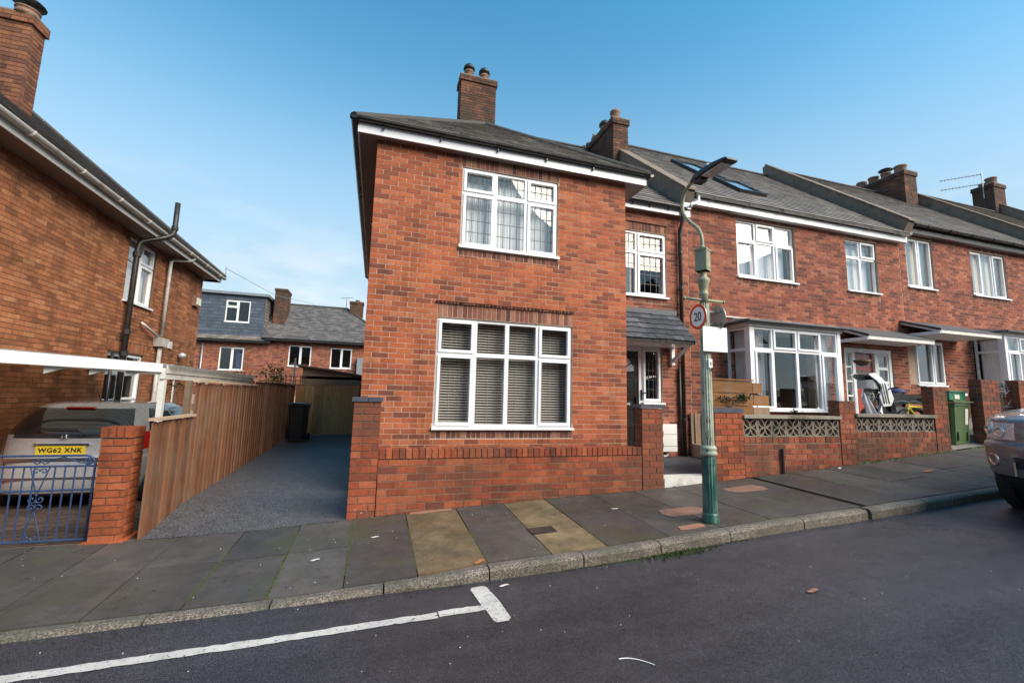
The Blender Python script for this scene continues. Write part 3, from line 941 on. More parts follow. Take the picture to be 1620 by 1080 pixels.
kb = tag(bpy.data.objects.new('kerb', None), kind='structure'); COL.objects.link(kb); OFF[kb.name] = V((0, 0, 0))
KX = [-9.1, -8.2, -7.3, -6.4, -5.5, -4.6, -3.75, -2.9, -2.15, -1.38, -.63, .15, .98, 1.83, 2.62, 3.42, 4.37, 5.31]
x = 5.36
KX.append(x)
while x < 25: x += .9; KX.append(x)
for a, b in zip(KX, KX[1:]):
    if b - a < .1: continue
    mb = MB(); vs = []; K = 5
    for k in range(K):
        xx = a + .006 + (b - a - .012) * k / (K - 1)
        e = .012 if k in (0, K - 1) else 0
        zt = zk(xx) + random.uniform(-.002, .003)
        for (yy, zz) in ((YB - .003, zt - .005), (YK + .045, zt + .004 - e * .4), (YK + .016, zt - .006 - e * .5), (YK + e * .5, zt - .028), (YK - .004, zt - .30), (YB, zt - .30)):
            vs.append((xx, yy + random.uniform(-.002, .002), zz))
    fs = []
    for k in range(K - 1):
        for j in range(6):
            fs.append((k * 6 + j, (k + 1) * 6 + j, (k + 1) * 6 + (j + 1) % 6, k * 6 + (j + 1) % 6))
    fs += [tuple(range(6)), tuple((K - 1) * 6 + j for j in range(6))[::-1]]
    mb.add(vs, fs).build('kerbstone', M['kerb'], kb)

def mark(x0, x1, y0, y1, n=12):
    mb = MB(); vs = []; fs = []
    for k in range(n + 1):
        xx = x0 + (x1 - x0) * k / n
        j = .006
        for yy in (y0 + random.uniform(-j, j), y1 + random.uniform(-j, j)):
            vs.append((xx, yy, road_z(xx, yy) + .004))
    fs = [(2 * k, 2 * k + 2, 2 * k + 3, 2 * k + 1) for k in range(n)]
    return vs, fs
mb = MB()
for a in ((-9, .496, 3.165, 3.245, 200), (.506, .845, 3.175, 3.26, 10)):
    mb.add(*mark(*a))
vs = []
for (px, py) in [(.792, 3.53), (.815, 3.565), (.90, 3.57), (.925, 3.54), (.955, 3.3), (.965, 3.02), (.94, 2.985), (.86, 2.985), (.84, 3.02), (.83, 3.18), (.815, 3.26)]:
    vs.append((px, py, road_z(px, py) + .005))
mb.add(vs, [tuple(range(len(vs)))[::-1]])
tag(mb.build('road_marking', M['roadpaint']), kind='structure')

# small things on the ground
def leafthing(x, y, zf, s, mname, label, cat, name, rz=0, group=None):
    mb = MB(); vs = []
    n = 10
    for k in range(n):
        a = 2 * math.pi * k / n
        r = s * (1 + .35 * math.cos(2 * a)) * random.uniform(.8, 1.1)
        px = math.cos(a) * r; py = math.sin(a) * r * .55
        X = x + px * math.cos(rz) - py * math.sin(rz); Y = y + px * math.sin(rz) + py * math.cos(rz)
        vs.append((X, Y, zf(X, Y) + .004 + .004 * abs(math.sin(a * 1.5))))
    mb.prism(vs, (0, 0, .002))
    return tag(mb.build(name, M[mname]), label, cat, group)
pz = lambda x, y: pave_z(x, y) + .002
leafthing(.93, 3.83, pz, .05, 'leaf_brown', 'orange brown dead leaf at the kerb beside the yellow flagstone', 'leaf', 'dead_leaf', .4)
leafthing(8.0, 4.62, pz, .09, 'leaf_brown', 'orange dead leaf on the pavement before the patterned block wall', 'leaf', 'dead_leaf', .1)
leafthing(-.42, 4.38, pz, .03, 'paper', 'white blob of litter on the slab left of the garden wall', 'litter', 'litter', .3)
leafthing(.08, 4.75, pz, .03, 'paper', 'pale pinkish litter scrap on the slab before the left brick pier', 'litter', 'litter', .1)
leafthing(2.75, 4.72, pz, .035, 'paper', 'pale flat scrap on the dark slabs between garden wall and lamp post', 'litter', 'litter', -.2)
leafthing(7.1, 5.28, pz, .05, 'paper', 'crumpled white litter at the foot of the patterned block wall', 'litter', 'litter', .5)
leafthing(1.06, 3.52, lambda x, y: road_z(x, y) + .002, .035, 'paper', 'white scrap on the road beside the painted T mark', 'litter', 'litter', .2)
leafthing(3.15, 2.6, lambda x, y: road_z(x, y) + .002, .045, 'rust', 'thin pinkish scuffed scrap in the middle of the road', 'litter', 'litter', .1)
mb = MB()
for k in range(300):
    xx = random.uniform(-3, 9); yy = random.uniform(1.2, 5.3)
    if YK - .02 < yy < YB: continue
    z = (road_z(xx, yy) if yy < YK else pave_z(xx, yy)) + .001
    s_ = random.uniform(.0015, .004) * (1.5 if random.random() < .08 else 1)
    mb.prism([(xx - s_, yy - s_, z), (xx + s_, yy - s_ * .6, z), (xx + s_ * .4, yy + s_, z)], (0, 0, s_))
tag(mb.build('grit', M['paper']), 'pale grit and specks scattered over road and pavement', 'grit', kind='stuff')
pts = []
for k in range(14):
    t = k / 13
    xx = 1.40 + .155 * t; yy = 2.365 - .11 * t ** 2.2
    pts.append((xx, yy, road_z(xx, yy) + .006))
tag(MB().tube(pts, .0028, 6).build('plastic_strip', M['sign_white']), 'thin curved white plastic strip lying on the road', 'strip')
mb = MB()
for k in range(2200):
    t = random.random()
    cx = random.gauss(2.78, .17) if t < .55 else random.uniform(1.6, 3.6)
    dy = abs(random.gauss(0, .06 if t < .55 else .018))
    yy = YK - .004 - dy; h = random.uniform(.006, .022) * (1.6 if t < .3 else .6)
    z = road_z(cx, yy)
    a = random.uniform(0, 6.28); s_ = .004
    mb.add([(cx - s_ * math.cos(a), yy - s_ * math.sin(a), z), (cx + s_ * math.cos(a), yy + s_ * math.sin(a), z), (cx + random.gauss(0, .008), yy + random.gauss(0, .008), z + h)], [(0, 1, 2)])
tag(mb.build('gutter_moss', M['moss']), 'bright green moss in the gutter under the kerb near the lamp post', 'moss', kind='stuff')
mb = MB()
cl_ = [random.uniform(7.6, 11.2) for _ in range(16)]
for k in range(620):
    xx = random.gauss(random.choice(cl_), .09); yy = YW - abs(random.gauss(0, .035)); z = pave_z(xx, yy); s_ = .006; h = random.uniform(.01, .035)
    mb.add([(xx - s_, yy, z), (xx + s_, yy - s_, z), (xx + random.gauss(0, .01), yy + random.gauss(0, .01), z + h)], [(0, 1, 2)])
tag(mb.build('wall_foot_weeds', M['leaf_green']), 'low weeds and moss along the foot of the patterned block wall', 'weeds', kind='stuff')
mb = MB()
for k in range(1900):
    r_ = random.random()
    if r_ < .45: xx = random.uniform(-2.2, 11); yy = YW - abs(random.gauss(0, .03))
    elif r_ < .8: xx = random.uniform(-4, 9); yy = YK - .01 - abs(random.gauss(0, .05))
    else: xx = random.uniform(-3, 9); yy = random.uniform(3.8, 5.38)
    zz = (road_z(xx, yy) if yy < YK else pave_z(xx, yy)) + .002
    s_ = random.uniform(.003, .010); a = random.uniform(0, 6.28)
    mb.prism([(xx + s_ * math.cos(a), yy + s_ * math.sin(a), zz), (xx + s_ * math.cos(a + 2), yy + s_ * math.sin(a + 2) * .6, zz + .002), (xx + s_ * math.cos(a + 4), yy + s_ * math.sin(a + 4), zz)], (0, 0, .002))
tag(mb.build('leaf_debris', M['soil']), 'small brown leaf crumbs and dirt along kerb and wall foot', 'debris', kind='stuff')
t = thing('drain_channel', 'dark rusty drain channel crossing the pavement right of the lamp post', 'drain', (5.435, 4.6, pave_z(5.4, 4.6)))
vs = [(5.405, YB, zk(5.4) - .012), (5.465, YB, zk(5.46) - .012), (5.465, YW, zw(5.46) - .012), (5.405, YW, zw(5.4) - .012)]
MB().prism(vs, (0, 0, .005)).build('channel_bed', M['black_iron'], t)
for xx in (5.402, 5.462):
    MB().prism([(xx, YB, zk(xx) - .01), (xx + .006, YB, zk(xx) - .01), (xx + .006, YW, zw(xx) - .01), (xx, YW, zw(xx) - .01)], (0, 0, .014)).build('edge_strip', M['black_iron'], t)
t = thing('stopcock_cover', 'small rusty iron water stopcock cover set in the yellow flagstone', 'cover', (1.70, 4.36, pave_z(1.7, 4.36)))
q = [(1.56, 4.27), (1.84, 4.27), (1.84, 4.45), (1.56, 4.45)]
MB().prism([(a, b, pave_z(a, b) + .001) for a, b in q], (0, 0, .003)).build('frame', M['black_iron'], t)
q = [(1.58, 4.29), (1.70, 4.29), (1.70, 4.43), (1.58, 4.43)]
MB().prism([(a, b, pave_z(a, b) + .004) for a, b in q], (0, 0, .003)).build('lid', M['bin_black'], t)

# ================================================================== GARDEN WALLS
def pier(root, x0, x1, y0, y1, z0, z1, bm, mm, Hc=.083, Lb=.225, nind=0, faces='flr', J=.011, depth=.07):
    MB().box(x0 + .008, x1 - .008, y0 + .008, y1 - .008, z0, z1 - .004).build('pier_core', M[mm], root)
    if 'f' in faces: bricks(root, FY(y0), x0, x1, z0, z1, [], bm, Lb, Hc, J, nind, depth=depth)
    if 'l' in faces: bricks(root, FXm(x0), y0 + depth + .006, y1, z0, z1, [], bm, Lb, Hc, J, nind // 2, depth=depth)
    if 'r' in faces: bricks(root, FXp(x1), y0 + depth + .006, y1, z0, z1, [], bm, Lb, Hc, J, nind // 2, depth=depth)

def soldier_row(root, F, u0, u1, v0, v1, bm, pitch, depth, J=.010, nind=400, name='brick', d=0):
    n = max(1, round((u1 - u0) / pitch)); p = (u1 - u0) / n
    for i in range(n):
        dd = d + random.uniform(-.003, .003)
        put_box(name, bm, F, u0 + i * p + J / 2, u0 + (i + 1) * p - J / 2, v0 + J / 2, v1 + random.uniform(-.002, .002), dd - depth, dd, root)

gw = thing('garden_wall', 'low red brick garden wall with two end piers before the corner house', 'wall', (1.8, YW, .3))
wallslab(gw, FY(YW), .08, 3.57, .02, .86, [], M['mortar_brown'], .21)
bricks(gw, FY(YW), .075, 3.575, .065, .865, [], 'brick_garden', .225, .083, .012, 260, depth=.08, vbase=.118)
MB().box(.08, 3.57, YW + .01, YW + .21, .865, .955).build('coping_bed', M['mortar_brown'], gw)
soldier_row(gw, FY(YW), .08, 3.57, .866, .972, 'brick_garden', .0755, .222, d=.006)
pier(gw, -.232, .075, YW - .008, YW + .33, .05, 1.52, 'brick_garden', 'mortar_brown', nind=60)
pier(gw, 3.575, 3.93, YW - .008, YW + .17, .2, 1.505, 'brick_garden', 'mortar_brown', nind=60)
for (a, b) in ((-.25, -.075), (-.071, .092)):
    MB().box(a, b, YW - .025, YW + .34, 1.522, 1.572).build('cap_tile', M['cap_slate'], gw)
for (a, b) in ((3.555, 3.75), (3.754, 3.945)):
    MB().box(a, b, YW - .025, YW + .185, 1.507, 1.557).build('cap_tile', M['cap_slate'], gw)
# step at the path
t = thing('path_step', 'worn pale grey concrete step at the front path behind the lamp post', 'step', (4.37, YW, .42))
MB().box(3.935, 4.80, YW, YW + .30, .2, .536).build('riser', M['white_old'], t)

lp = thing('gate_pier', 'bright orange brick gate pier with leaning soldier course beside the blue gate', 'pier', (-2.43, YW, .1))
pier(lp, -2.56, -2.30, YW, YW + .26, .05, 1.115, 'brick_orange', 'mortar_dark', .0705, .215, 60)
MB().box(-2.552, -2.308, YW + .008, YW + .252, 1.115, 1.21).build('cap_bed', M['mortar_dark'], lp)
for i in range(4):
    a = -2.56 + i * .066
    put_box('brick', 'brick_orange', FY(YW), a, a + .052 + (.01 if i == 3 else 0), 1.12, 1.222, -.255, .004, lp)
MB().box(-2.60, -2.255, YW - .04, YW + .31, -.05, .135).build('footing', M['brick_orange'], lp)

# patterned block wall of the terraced house
def screen_block(w, h, d=.09):
    """pierced concrete block: square rim and an eight-armed flower of curved bars"""
    mb = MB(); F = Fr((0, 0, 0), (1, 0, 0), (0, 0, 1), (0, -1, 0))
    ring(mb, F, -w / 2, w / 2, -h / 2, h / 2, .018, -d / 2, d / 2)
    a, b = w / 2 - .014, h / 2 - .014
    for sx in (-1, 1):
        for sz in (-1, 1):
            ex, ez = a * sx, b * sz
            for bend in (-1, 1):
                pts = []
                for k in range(7):
                    t = k / 6
                    px, pz_ = ex * t, ez * t
                    o_ = math.sin(math.pi * t) * .042 * bend
                    ln = math.hypot(ex, ez)
                    pts.append((px - ez / ln * o_, pz_ + ex / ln * o_))
                wd = .008
                for p, q in zip(pts, pts[1:]):
                    dx, dz = q[0] - p[0], q[1] - p[1]; l_ = math.hypot(dx, dz)
                    nx, nz_ = -dz / l_ * wd, dx / l_ * wd
                    mb.prism([(p[0] - nx, d / 2 - .004, p[1] - nz_), (q[0] - nx, d / 2 - .004, q[1] - nz_), (q[0] + nx, d / 2 - .004, q[1] + nz_), (p[0] + nx, d / 2 - .004, p[1] + nz_)], (0, -d + .002, 0))
    me = bpy.data.meshes.new('screen_block')
    me.from_pydata([tuple(v) for v in mb.v], [], mb.f); me.materials.append(M['screen']); me.update()
    return me

fw2 = thing('front_wall', 'weathered brick front wall with pierced flower pattern concrete blocks', 'wall', (7.4, YW, .6))
pier(fw2, 4.81, 5.345, YW - .006, YW + .20, .3, 1.46, 'brick_garden', 'mortar_brown', nind=60)
MB().box(4.80, 5.355, YW - .012, YW + .21, 1.462, 1.535).build('cap_tile', M['cap_slate'], fw2)
def seg(u0, u1, zb, zt, zc, n):
    wallslab(fw2, FY(YW), u0, u1, .2, zb - .09, [], M['mortar_brown'], .21)
    bricks(fw2, FY(YW), u0, u1, .25, zb - .092, [], 'brick_dirty', .225, .083, .012, 120, depth=.08)
    MB().box(u0, u1, YW + .012, YW + .21, zb - .094, zb - .006).build('course_bed', M['mortar_brown'], fw2)
    soldier_row(fw2, FY(YW), u0, u1, zb - .092, zb, 'brick_dirty', .11, .215)
    p = (u1 - u0) / n; me = screen_block(p - .006, zt - zb - .006)
    for i in range(n):
        link('screen_block', me, fw2, Matrix.Translation(V((u0 + (i + .5) * p, YW + .06, (zb + zt) / 2)) - off(fw2)))
    MB().box(u0 - .01, u1 + .01, YW - .035, YW + .20, zt, zc).build('coping', M['coping'], fw2)
seg(5.35, 7.325, 1.10, 1.385, 1.435, 7)
seg(7.705, 9.655, 1.175, 1.43, 1.482, 7)
pier(fw2, 7.33, 7.70, YW - .006, YW + .19, .4, 1.69, 'brick_dirty', 'mortar_brown', nind=60)
pier(fw2, 9.66, 10.04, YW - .006, YW + .18, .5, 1.99, 'brick_dirty', 'mortar_brown', nind=60)
MB().tube([(6.05, YW - .03, .5), (6.05, YW - .03, .93)], .022, 8).build('post_stub', M['black_iron'], fw2)
fw3 = thing('gate_pier', 'tall dark brick gate pier right of the green wheelie bin', 'pier', (11.15, YW, .9))
pier(fw3, 11.06, 11.60, YW, YW + .20, .6, 2.175, 'brick_dirty', 'mortar_brown', nind=80)
fw4 = thing('gate_pier', 'dark brick gate pier at the right edge behind the parked car', 'pier', (12.5, YW, .9))
pier(fw4, 12.22, 12.72, YW, YW + .2, .6, 2.20, 'brick_dirty', 'mortar_brown', nind=30)
wallslab(fw4, FY(YW), 12.73, 18.5, .5, 1.5, [], M['mortar_brown'], .21)
bricks(fw4, FY(YW), 12.73, 18.5, .5, 1.5, [], 'brick_dirty', .225, .083, .012, 0, depth=.08)

# wrought iron garden gate
ig = thing('iron_gate', 'black wrought iron garden gate with scrolls between two brick piers', 'gate', (11.91, YW + .1, .9))
F = FY(YW + .1)
for v in (1.66, .98): MB().tube([F.p(11.62, v), F.p(12.2, v)], .012, 6).build('rail', M['black_iron'], ig)
for k in range(8):
    u = 11.64 + .54 * k / 7
    MB().tube([F.p(u, .93), F.p(u, 1.66 if 0 < k < 7 else 2.0)], .008, 6).build('bar', M['black_iron'], ig)
MB().tube([F.p(11.64, 2.0), F.p(11.78, 2.10), F.p(11.91, 2.12), F.p(12.04, 2.10), F.p(12.18, 2.0)], .009, 6).build('top_rail', M['black_iron'], ig)
MB().tube([F.p(11.64, 2.0), F.p(12.18, 2.0)], .008, 6).build('rail', M['black_iron'], ig)
for sg in (-1, 1):
    for (cu, cv, r0, a0) in ((11.91 + sg * .055, 2.06, .05, math.pi / 2), (11.91 + sg * .06, 1.90, .055, math.pi / 2), (11.91 + sg * .16, 2.03, .04, 0), (11.91 + sg * .15, 1.72, .045, math.pi)):
        MB().tube(spiral(F, cu, cv, r0, 1.2, a0, sg), .007, 5).build('scroll', M['black_iron'], ig)
    MB().tube([F.p(11.91 + sg * .02, 1.95), F.p(11.91 + sg * .10, 1.68)], .007, 5).build('brace', M['black_iron'], ig)
    MB().tube([F.p(11.91 + sg * .25, 1.78), F.p(11.91 + sg * .05, 1.90), F.p(11.91 + sg * .25, 2.0)], .006, 5).build('brace', M['black_iron'], ig)
    MB().tube([F.p(11.91 + sg * .02, 1.67), F.p(11.91 + sg * .13, 1.70), F.p(11.91 + sg * .26, 1.80)], .006, 5).build('brace', M['black_iron'], ig)

# ================================================================== CORNER HOUSE
h1 = thing('corner_house', 'orange red brick corner house with white framed windows and hipped slate roof', 'house', (1.9, 6.5, .2))
WL = [1.0, 1.38]
main = FY(6.5)
holes = [(.815, 3.02, 1.15, 2.78), (1.108, 2.738, 3.91, 5.218)]
wallslab(h1, main, -.193, 4.023, .0, 5.40, holes, M['mortar_light'], .25)
# bricks, with a soldier course over and under each window
sold = [(.815, 3.02, 2.785, 2.985, 'brick_soldier'), (.79, 3.04, .995, 1.10, 'brick_soldier'), (1.09, 2.76, 3.765, 3.865, 'brick_soldier'), (1.09, 2.76, 5.222, 5.40, 'brick_soldier')]
bricks(h1, main, -.2, 4.03, .45, 5.40, [(.80, 3.035, 1.10, 1.15)] + holes + [(1.09, 2.76, 3.865, 3.91)], 'brick_main', .2286, .0762, .0095, 300, sold)
mb = MB()
n = 74
for i in range(n):
    u = .80 + 2.235 * i / n
    mb.fbox(main, u + .003, u + 2.235 / n - .003, 2.992, 3.012 + .004 * (i % 2), -.05, .035 - .012 * (i % 2))
tag(mb.build('drip_tiles', M['brick_soldier'], h1), kind='stuff')
MB().fbox(main, .79, 3.045, 3.018, 3.030, -.05, .042).build('drip_course', M['brick_terrace'], h1)
bricks(h1, FXm(-.2), 6.594, 15.1, .0, 5.40, [], 'brick_main', nind=0)
wallslab(h1, FXm(-.2), 6.594, 15.1, .0, 5.40, [], M['mortar_light'], .25)
bricks(h1, FXp(4.03), 6.594, 7.55, .3, 5.40, [], 'brick_main', nind=0)
wallslab(h1, FXp(4.03), 6.594, 7.55, .3, 5.40, [], M['mortar_light'], .25)
rec = FY(7.55)
rholes = [(4.10, 5.50, .62, 2.76), (4.22, 5.645, 3.715, 5.075)]
wallslab(h1, rec, 4.04, 5.94, .3, 5.52, rholes, M['mortar_light'], .25)
bricks(h1, rec, 4.04, 5.945, .3, 5.52, rholes, 'brick_terrace', .2286, .0762, .009, 160, [(4.2, 5.67, 5.08, 5.26, 'brick_soldier'), (4.2, 5.67, 3.58, 3.67, 'brick_soldier')])
MB().fbox(rec, 4.2, 5.68, 5.262, 5.278, -.05, .03).build('drip_course', M['brick_soldier'], h1)
MB().box(-.19, 5.9, 15.0, 15.25, 0, 5.3).build('back_wall', M['brick_main'], h1)
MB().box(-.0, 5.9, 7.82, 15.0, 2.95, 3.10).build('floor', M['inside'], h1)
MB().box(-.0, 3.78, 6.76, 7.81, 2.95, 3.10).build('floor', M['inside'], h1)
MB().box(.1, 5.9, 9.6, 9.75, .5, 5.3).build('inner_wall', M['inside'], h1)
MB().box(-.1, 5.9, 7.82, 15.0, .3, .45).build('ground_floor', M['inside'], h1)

op = lambda h, o, l=None: (h, o, l)
side = (.27, [(.68, True, (3, 3)), (.32, True, (3, 1))])
window(h1, main, .83, 3.005, 1.165, 2.765, [(.265, [(.67, True), (.33, True)]), (.235, [(.67, False), (.33, False)]), (.235, [(.67, False), (.33, False)]), (.265, [(.67, True), (.33, True)])], back=.03)
window(h1, main, 1.12, 2.726, 3.925, 5.206, [(.335, [(.69, True, (3, 3)), (.31, True, (3, 1))]), (.33, [(.69, False, (3, 3)), (.31, False, (3, 1))]), (.335, [(.69, True, (3, 3)), (.31, True, (3, 1))])], back=.03, lead=True)
window(h1, rec, 4.235, 5.632, 3.73, 5.06, [(.51, [(.68, False, (4, 3)), (.32, False, (4, 1))]), (.49, [(.68, True, (3, 3)), (.32, True, (3, 1))])], back=.035, lead=True)

# venetian blind in the ground floor window, slat by slat
vb = thing('venetian_blind', 'brown wooden venetian blind inside the large ground floor window', 'blind', (1.92, 6.66, 1.2))
k = 0; v = 1.20
while v < 2.74:
    ang = .62; w_ = .018
    mb = MB()
    F = main
    y0, z0 = 6.5 + .185, v
    dy, dz = math.cos(ang) * w_, math.sin(ang) * w_
    mb.prism([(.86, y0 - dy, z0 - dz), (.86, y0 + dy, z0 + dz), (.86, y0 + dy + .001, z0 + dz - .0028), (.86, y0 - dy + .001, z0 - dz - .0028)], (2.12, 0, 0))
    mb.build('slat', M['blind'], vb)
    v += .0415; k += 1
for u in (.93, 1.06, 1.20, 1.33, 1.50, 1.66, 1.83, 1.98, 2.12, 2.26, 2.40, 2.56, 2.70, 2.84, 2.93):
    MB().tube([(u, 6.665, 1.18), (u, 6.665, 2.76)], .0022, 5).build('cord', M['blind'], vb)
curtain(main, 1.13, 1.66, 3.95, 5.2, -.22, 'net', 'white net curtain in the left light of the upper corner house window')
curtain(main, 1.66, 2.20, 3.95, 5.2, -.225, 'net', 'white net curtain in the middle light of the upper corner house window')
curtain(main, 2.20, 2.72, 3.95, 5.2, -.22, 'net', 'white net curtain in the right light of the upper corner house window')
curtain(rec, 4.25, 4.95, 3.75, 5.05, -.25, 'net_grey', 'pale curtain behind the left light of the narrow recessed window')

# front door with sunburst light, and sidelight
dr = MB().fbox(rec, 4.19, 4.985, .63, 2.585, -.14, -.09).build('door', M['door_black'], h1)
for (a, b, c, d) in ((4.27, 4.56, .75, 1.45), (4.62, 4.91, .75, 1.45), (4.27, 4.56, 1.62, 2.08), (4.62, 4.91, 1.62, 2.08)):
    mb = MB(); ring(mb, rec, a, b, c, d, .014, -.092, -.080); mb.build('door_panel', M['door_black'], dr)
for i in range(5):
    a0 = math.pi * (i + .08) / 5; a1 = math.pi * (i + .92) / 5
    pts = [rec.p(4.585 + math.cos(a) * r, 2.17 + math.sin(a) * r, -.089) for a, r in ((a0, .12), (a1, .12), (a1, .30), ((a0 + a1) / 2, .315), (a0, .30))]
    MB().prism(pts, (0, -.004, 0)).build('fan_light', M['clear_lens'], dr)
MB().fbox(rec, 4.55, 4.80, 1.515, 1.56, -.09, -.078).build('letter_plate', M['galv'], dr)
MB().fbox(rec, 4.915, 4.945, 1.45, 1.68, -.09, -.045).build('door_handle', M['black'], dr)
mb = MB()
mb.fbox(rec, 4.105, 4.185, .62, 2.66, -.16, -.06); mb.fbox(rec, 4.99, 5.055, .62, 2.66, -.16, -.06); mb.fbox(rec, 4.185, 4.99, 2.59, 2.66, -.16, -.06)
mb.fbox(rec, 4.105, 5.495, 2.662, 2.756, -.16, -.055)
mb.build('door_frame', M['white'], h1)
window(h1, rec, 5.06, 5.49, 1.585, 2.655, [(1, [(1, True, (2, 4))])], back=.05, lead=True, name='sidelight')
MB().fbox(rec, 5.06, 5.495, .62, 1.53, -.10, -.02).build('door_panel', M['white'], h1)
mb = MB(); mb.fbox(rec, 5.025, 5.05, 1.62, 1.82, -.06, -.03); mb.tube([rec.p(5.04, 1.76, -.02), rec.p(5.12, 1.76, -.02)], .01, 6); mb.build('door_handle', M['black'], h1)

# slate door canopy on a white gallows bracket
cn = MB(); cn.prism([(4.04, 7.54, 3.40), (4.04, 6.90, 2.745), (4.04, 6.90, 2.70), (4.04, 7.54, 2.72)], (1.70, 0, 0)); cn = cn.build('door_canopy', M['white'], h1)
ln = math.hypot(.64, .66)
CF = Fr((4.04, 6.87, 2.735), (1, 0, 0), (0, .64 / ln, .66 / ln), (0, -.66 / ln, .64 / ln))
slates(cn, CF, [(0, 0), (1.74, 0), (1.74, .96), (0, .96)], 'slate_new', w=.21, g=.16, nind=60, rag=.014)
MB().box(4.04, 5.75, 6.885, 6.898, 2.69, 2.742).build('canopy_edge', M['black'], cn)
MB().prism([(5.745, 6.87, 2.70), (5.745, 7.54, 2.72), (5.745, 7.54, 3.44), (5.745, 6.87, 2.77)], (.02, 0, 0)).build('canopy_cheek', M['lead_grey'], cn)
MB().box(4.04, 5.78, 7.44, 7.548, 3.34, 3.44).build('flashing', M['lead_grey'], cn)
br = MB().box(5.67, 5.735, 7.47, 7.545, 2.33, 2.72).build('gallows_bracket', M['white'], h1)
MB().prism([(5.675, 6.93, 2.69), (5.675, 7.0, 2.69), (5.675, 7.47, 2.46), (5.675, 7.47, 2.38)], (.055, 0, 0)).build('brace', M['white'], br)
MB().box(4.04, 5.74, 6.93, 7.47, 2.675, 2.699).build('canopy_soffit', M['white'], cn)

# meter box, downpipe
mt = thing('meter_box', 'white gas meter box on the wall under the canopy with a curved pipe', 'meter box', (5.66, 7.5, .6))
o = MB().box(5.30, 5.64, 7.37, 7.545, .66, 1.16).build('cabinet', M['meterbox'], mt)
bm = MB().box(5.29, 5.65, 7.34, 7.37, .65, 1.17).build('door', M['meterbox'], mt)
MB().box(5.292, 5.648, 7.336, 7.34, .975, .98).build('groove', M['soffit'], bm)
MB().box(5.292, 5.648, 7.336, 7.34, .75, .755).build('groove', M['soffit'], bm)
MB().tube([(5.50, 7.42, .66), (5.50, 7.42, .60), (5.46, 7.42, .56), (5.36, 7.42, .555), (5.2, 7.44, .555)], .022, 8).build('pipe', M['white'], mt, True)
pipe(h1, [(5.95, 7.37, 5.60), (5.945, 7.38, 5.42), (5.94, 7.46, 5.22), (5.94, 7.48, 5.1), (5.94, 7.48, .52)], .036, 'black_iron', clips=[(5.94, 7.48, 4.7), (5.94, 7.48, 3.95), (5.94, 7.48, 2.6), (5.94, 7.48, 1.25)])
pipe(h1, [(5.87, 7.50, 2.30), (5.87, 7.50, .52)], .024, 'black_iron')

# timber slats leaning on the wall
sb = thing('timber_bundle', 'bundle of upright grey timber slats leaning by the black downpipe', 'timber', (6.3, 7.45, .55))
for i, (u, h_) in enumerate(((6.13, 1.40), (6.21, 1.385), (6.29, 1.37), (6.375, 1.36), (6.46, 1.35))):
    put_box('slat', 'wood_grey', Fr((0, 7.46 - .02 * (i % 2), 0), (1, 0, 0), (0, .03, 1), (0, -1, .03)), u - .03, u + .03, .55, h_, -.01, .012, sb)

# --- roofs of the corner house
T = .79; SL = math.sqrt(1 + T * T)
XE0, XE1, YE, ZE = -.55, 4.40, 6.29, 5.56
HX = (XE0 + XE1) / 2; HW = (XE1 - XE0) / 2
AZ = ZE + HW * T; AY = YE + HW
TM = .87; SM = math.sqrt(1 + TM * TM)
YM, ZM, YR = 7.33, 5.63, 11.40
RZ = ZM + (YR - YM) * TM
def pf(y0, z0, T, sl): return Fr((0, y0, z0), (1, 0, 0), (0, 1 / sl, T / sl), (0, -T / sl, 1 / sl))
XR = XE0 + (RZ - ZE) / T
YJ = YM + (AZ - ZM) / TM
YJR = YM + .02
rp = lambda pts, n, name='roof': MB().prism(pts, V(n) * -.05).build(name, M['slate'], h1)
rf = rp([(XE0, YE, ZE), (XE1, YE, ZE), (HX, AY, AZ)], (0, -.6, .7))
slates(rf, pf(YE, ZE, T, SL), [(XE0 - .02, -.03), (XE1 + .02, -.03), (HX, HW * SL)], 'slate_brown', nind=120)
rr_ = rp([(XE1, YE, ZE), (XE1, YJR, ZE), (HX, YJ, AZ), (HX, AY, AZ)], (.6, 0, .7))
slates(rr_, Fr((XE1, 0, ZE), (0, 1, 0), (-1 / SL, 0, T / SL), (T / SL, 0, 1 / SL)), [(YE, -.02), (YJR, -.02), (YJ, HW * SL), (AY, HW * SL)], 'slate_brown', nind=20)
rm = rp([(XE1, YM, ZM), (5.97, YM, ZM), (5.97, YR, RZ), (XR, YR, RZ), (HX, YJ, AZ)], (0, -.6, .7))
slates(rm, pf(YM, ZM, TM, SM), [(XE1 - .02, -.03), (5.97, -.03), (5.97, (YR - YM) * SM), (XR, (YR - YM) * SM), (HX, (YJ - YM) * SM)], 'slate_brown', nind=80)
rl = rp([(XE0, YE, ZE), (XE0, 15.6, ZE), (XR, YR, RZ), (HX, YJ, AZ), (HX, AY, AZ)], (-.6, 0, .7))
LF = Fr((XE0, 0, ZE), (0, 1, 0), (1 / SL, 0, T / SL), (-T / SL, 0, 1 / SL))
slates(rl, LF, [(YE, -.02), (YJ, -.02), (YJ, HW * SL), (AY, HW * SL)], 'slate_brown')
slates(rl, LF, [(YJ, -.02), (15.6, -.02), (YR, (XR - XE0) * SL), (YJ, HW * SL)], 'slate_brown')
rp([(XE0, 15.6, ZE), (5.97, 15.6, ZE), (5.97, YR, RZ), (XR, YR, RZ)], (0, .6, .7))
ridge(h1, (XE0, YE, ZE + .03), (HX, AY, AZ + .03)); ridge(h1, (XE1, YE, ZE + .03), (HX, AY, AZ + .03))
ridge(h1, (HX, AY, AZ + .03), (HX, YJ, AZ + .03)); ridge(h1, (XR, YR, RZ + .03), (5.95, YR, RZ + .03))
ridge(h1, (HX, YJ, AZ + .03), (XR, YR, RZ + .03))
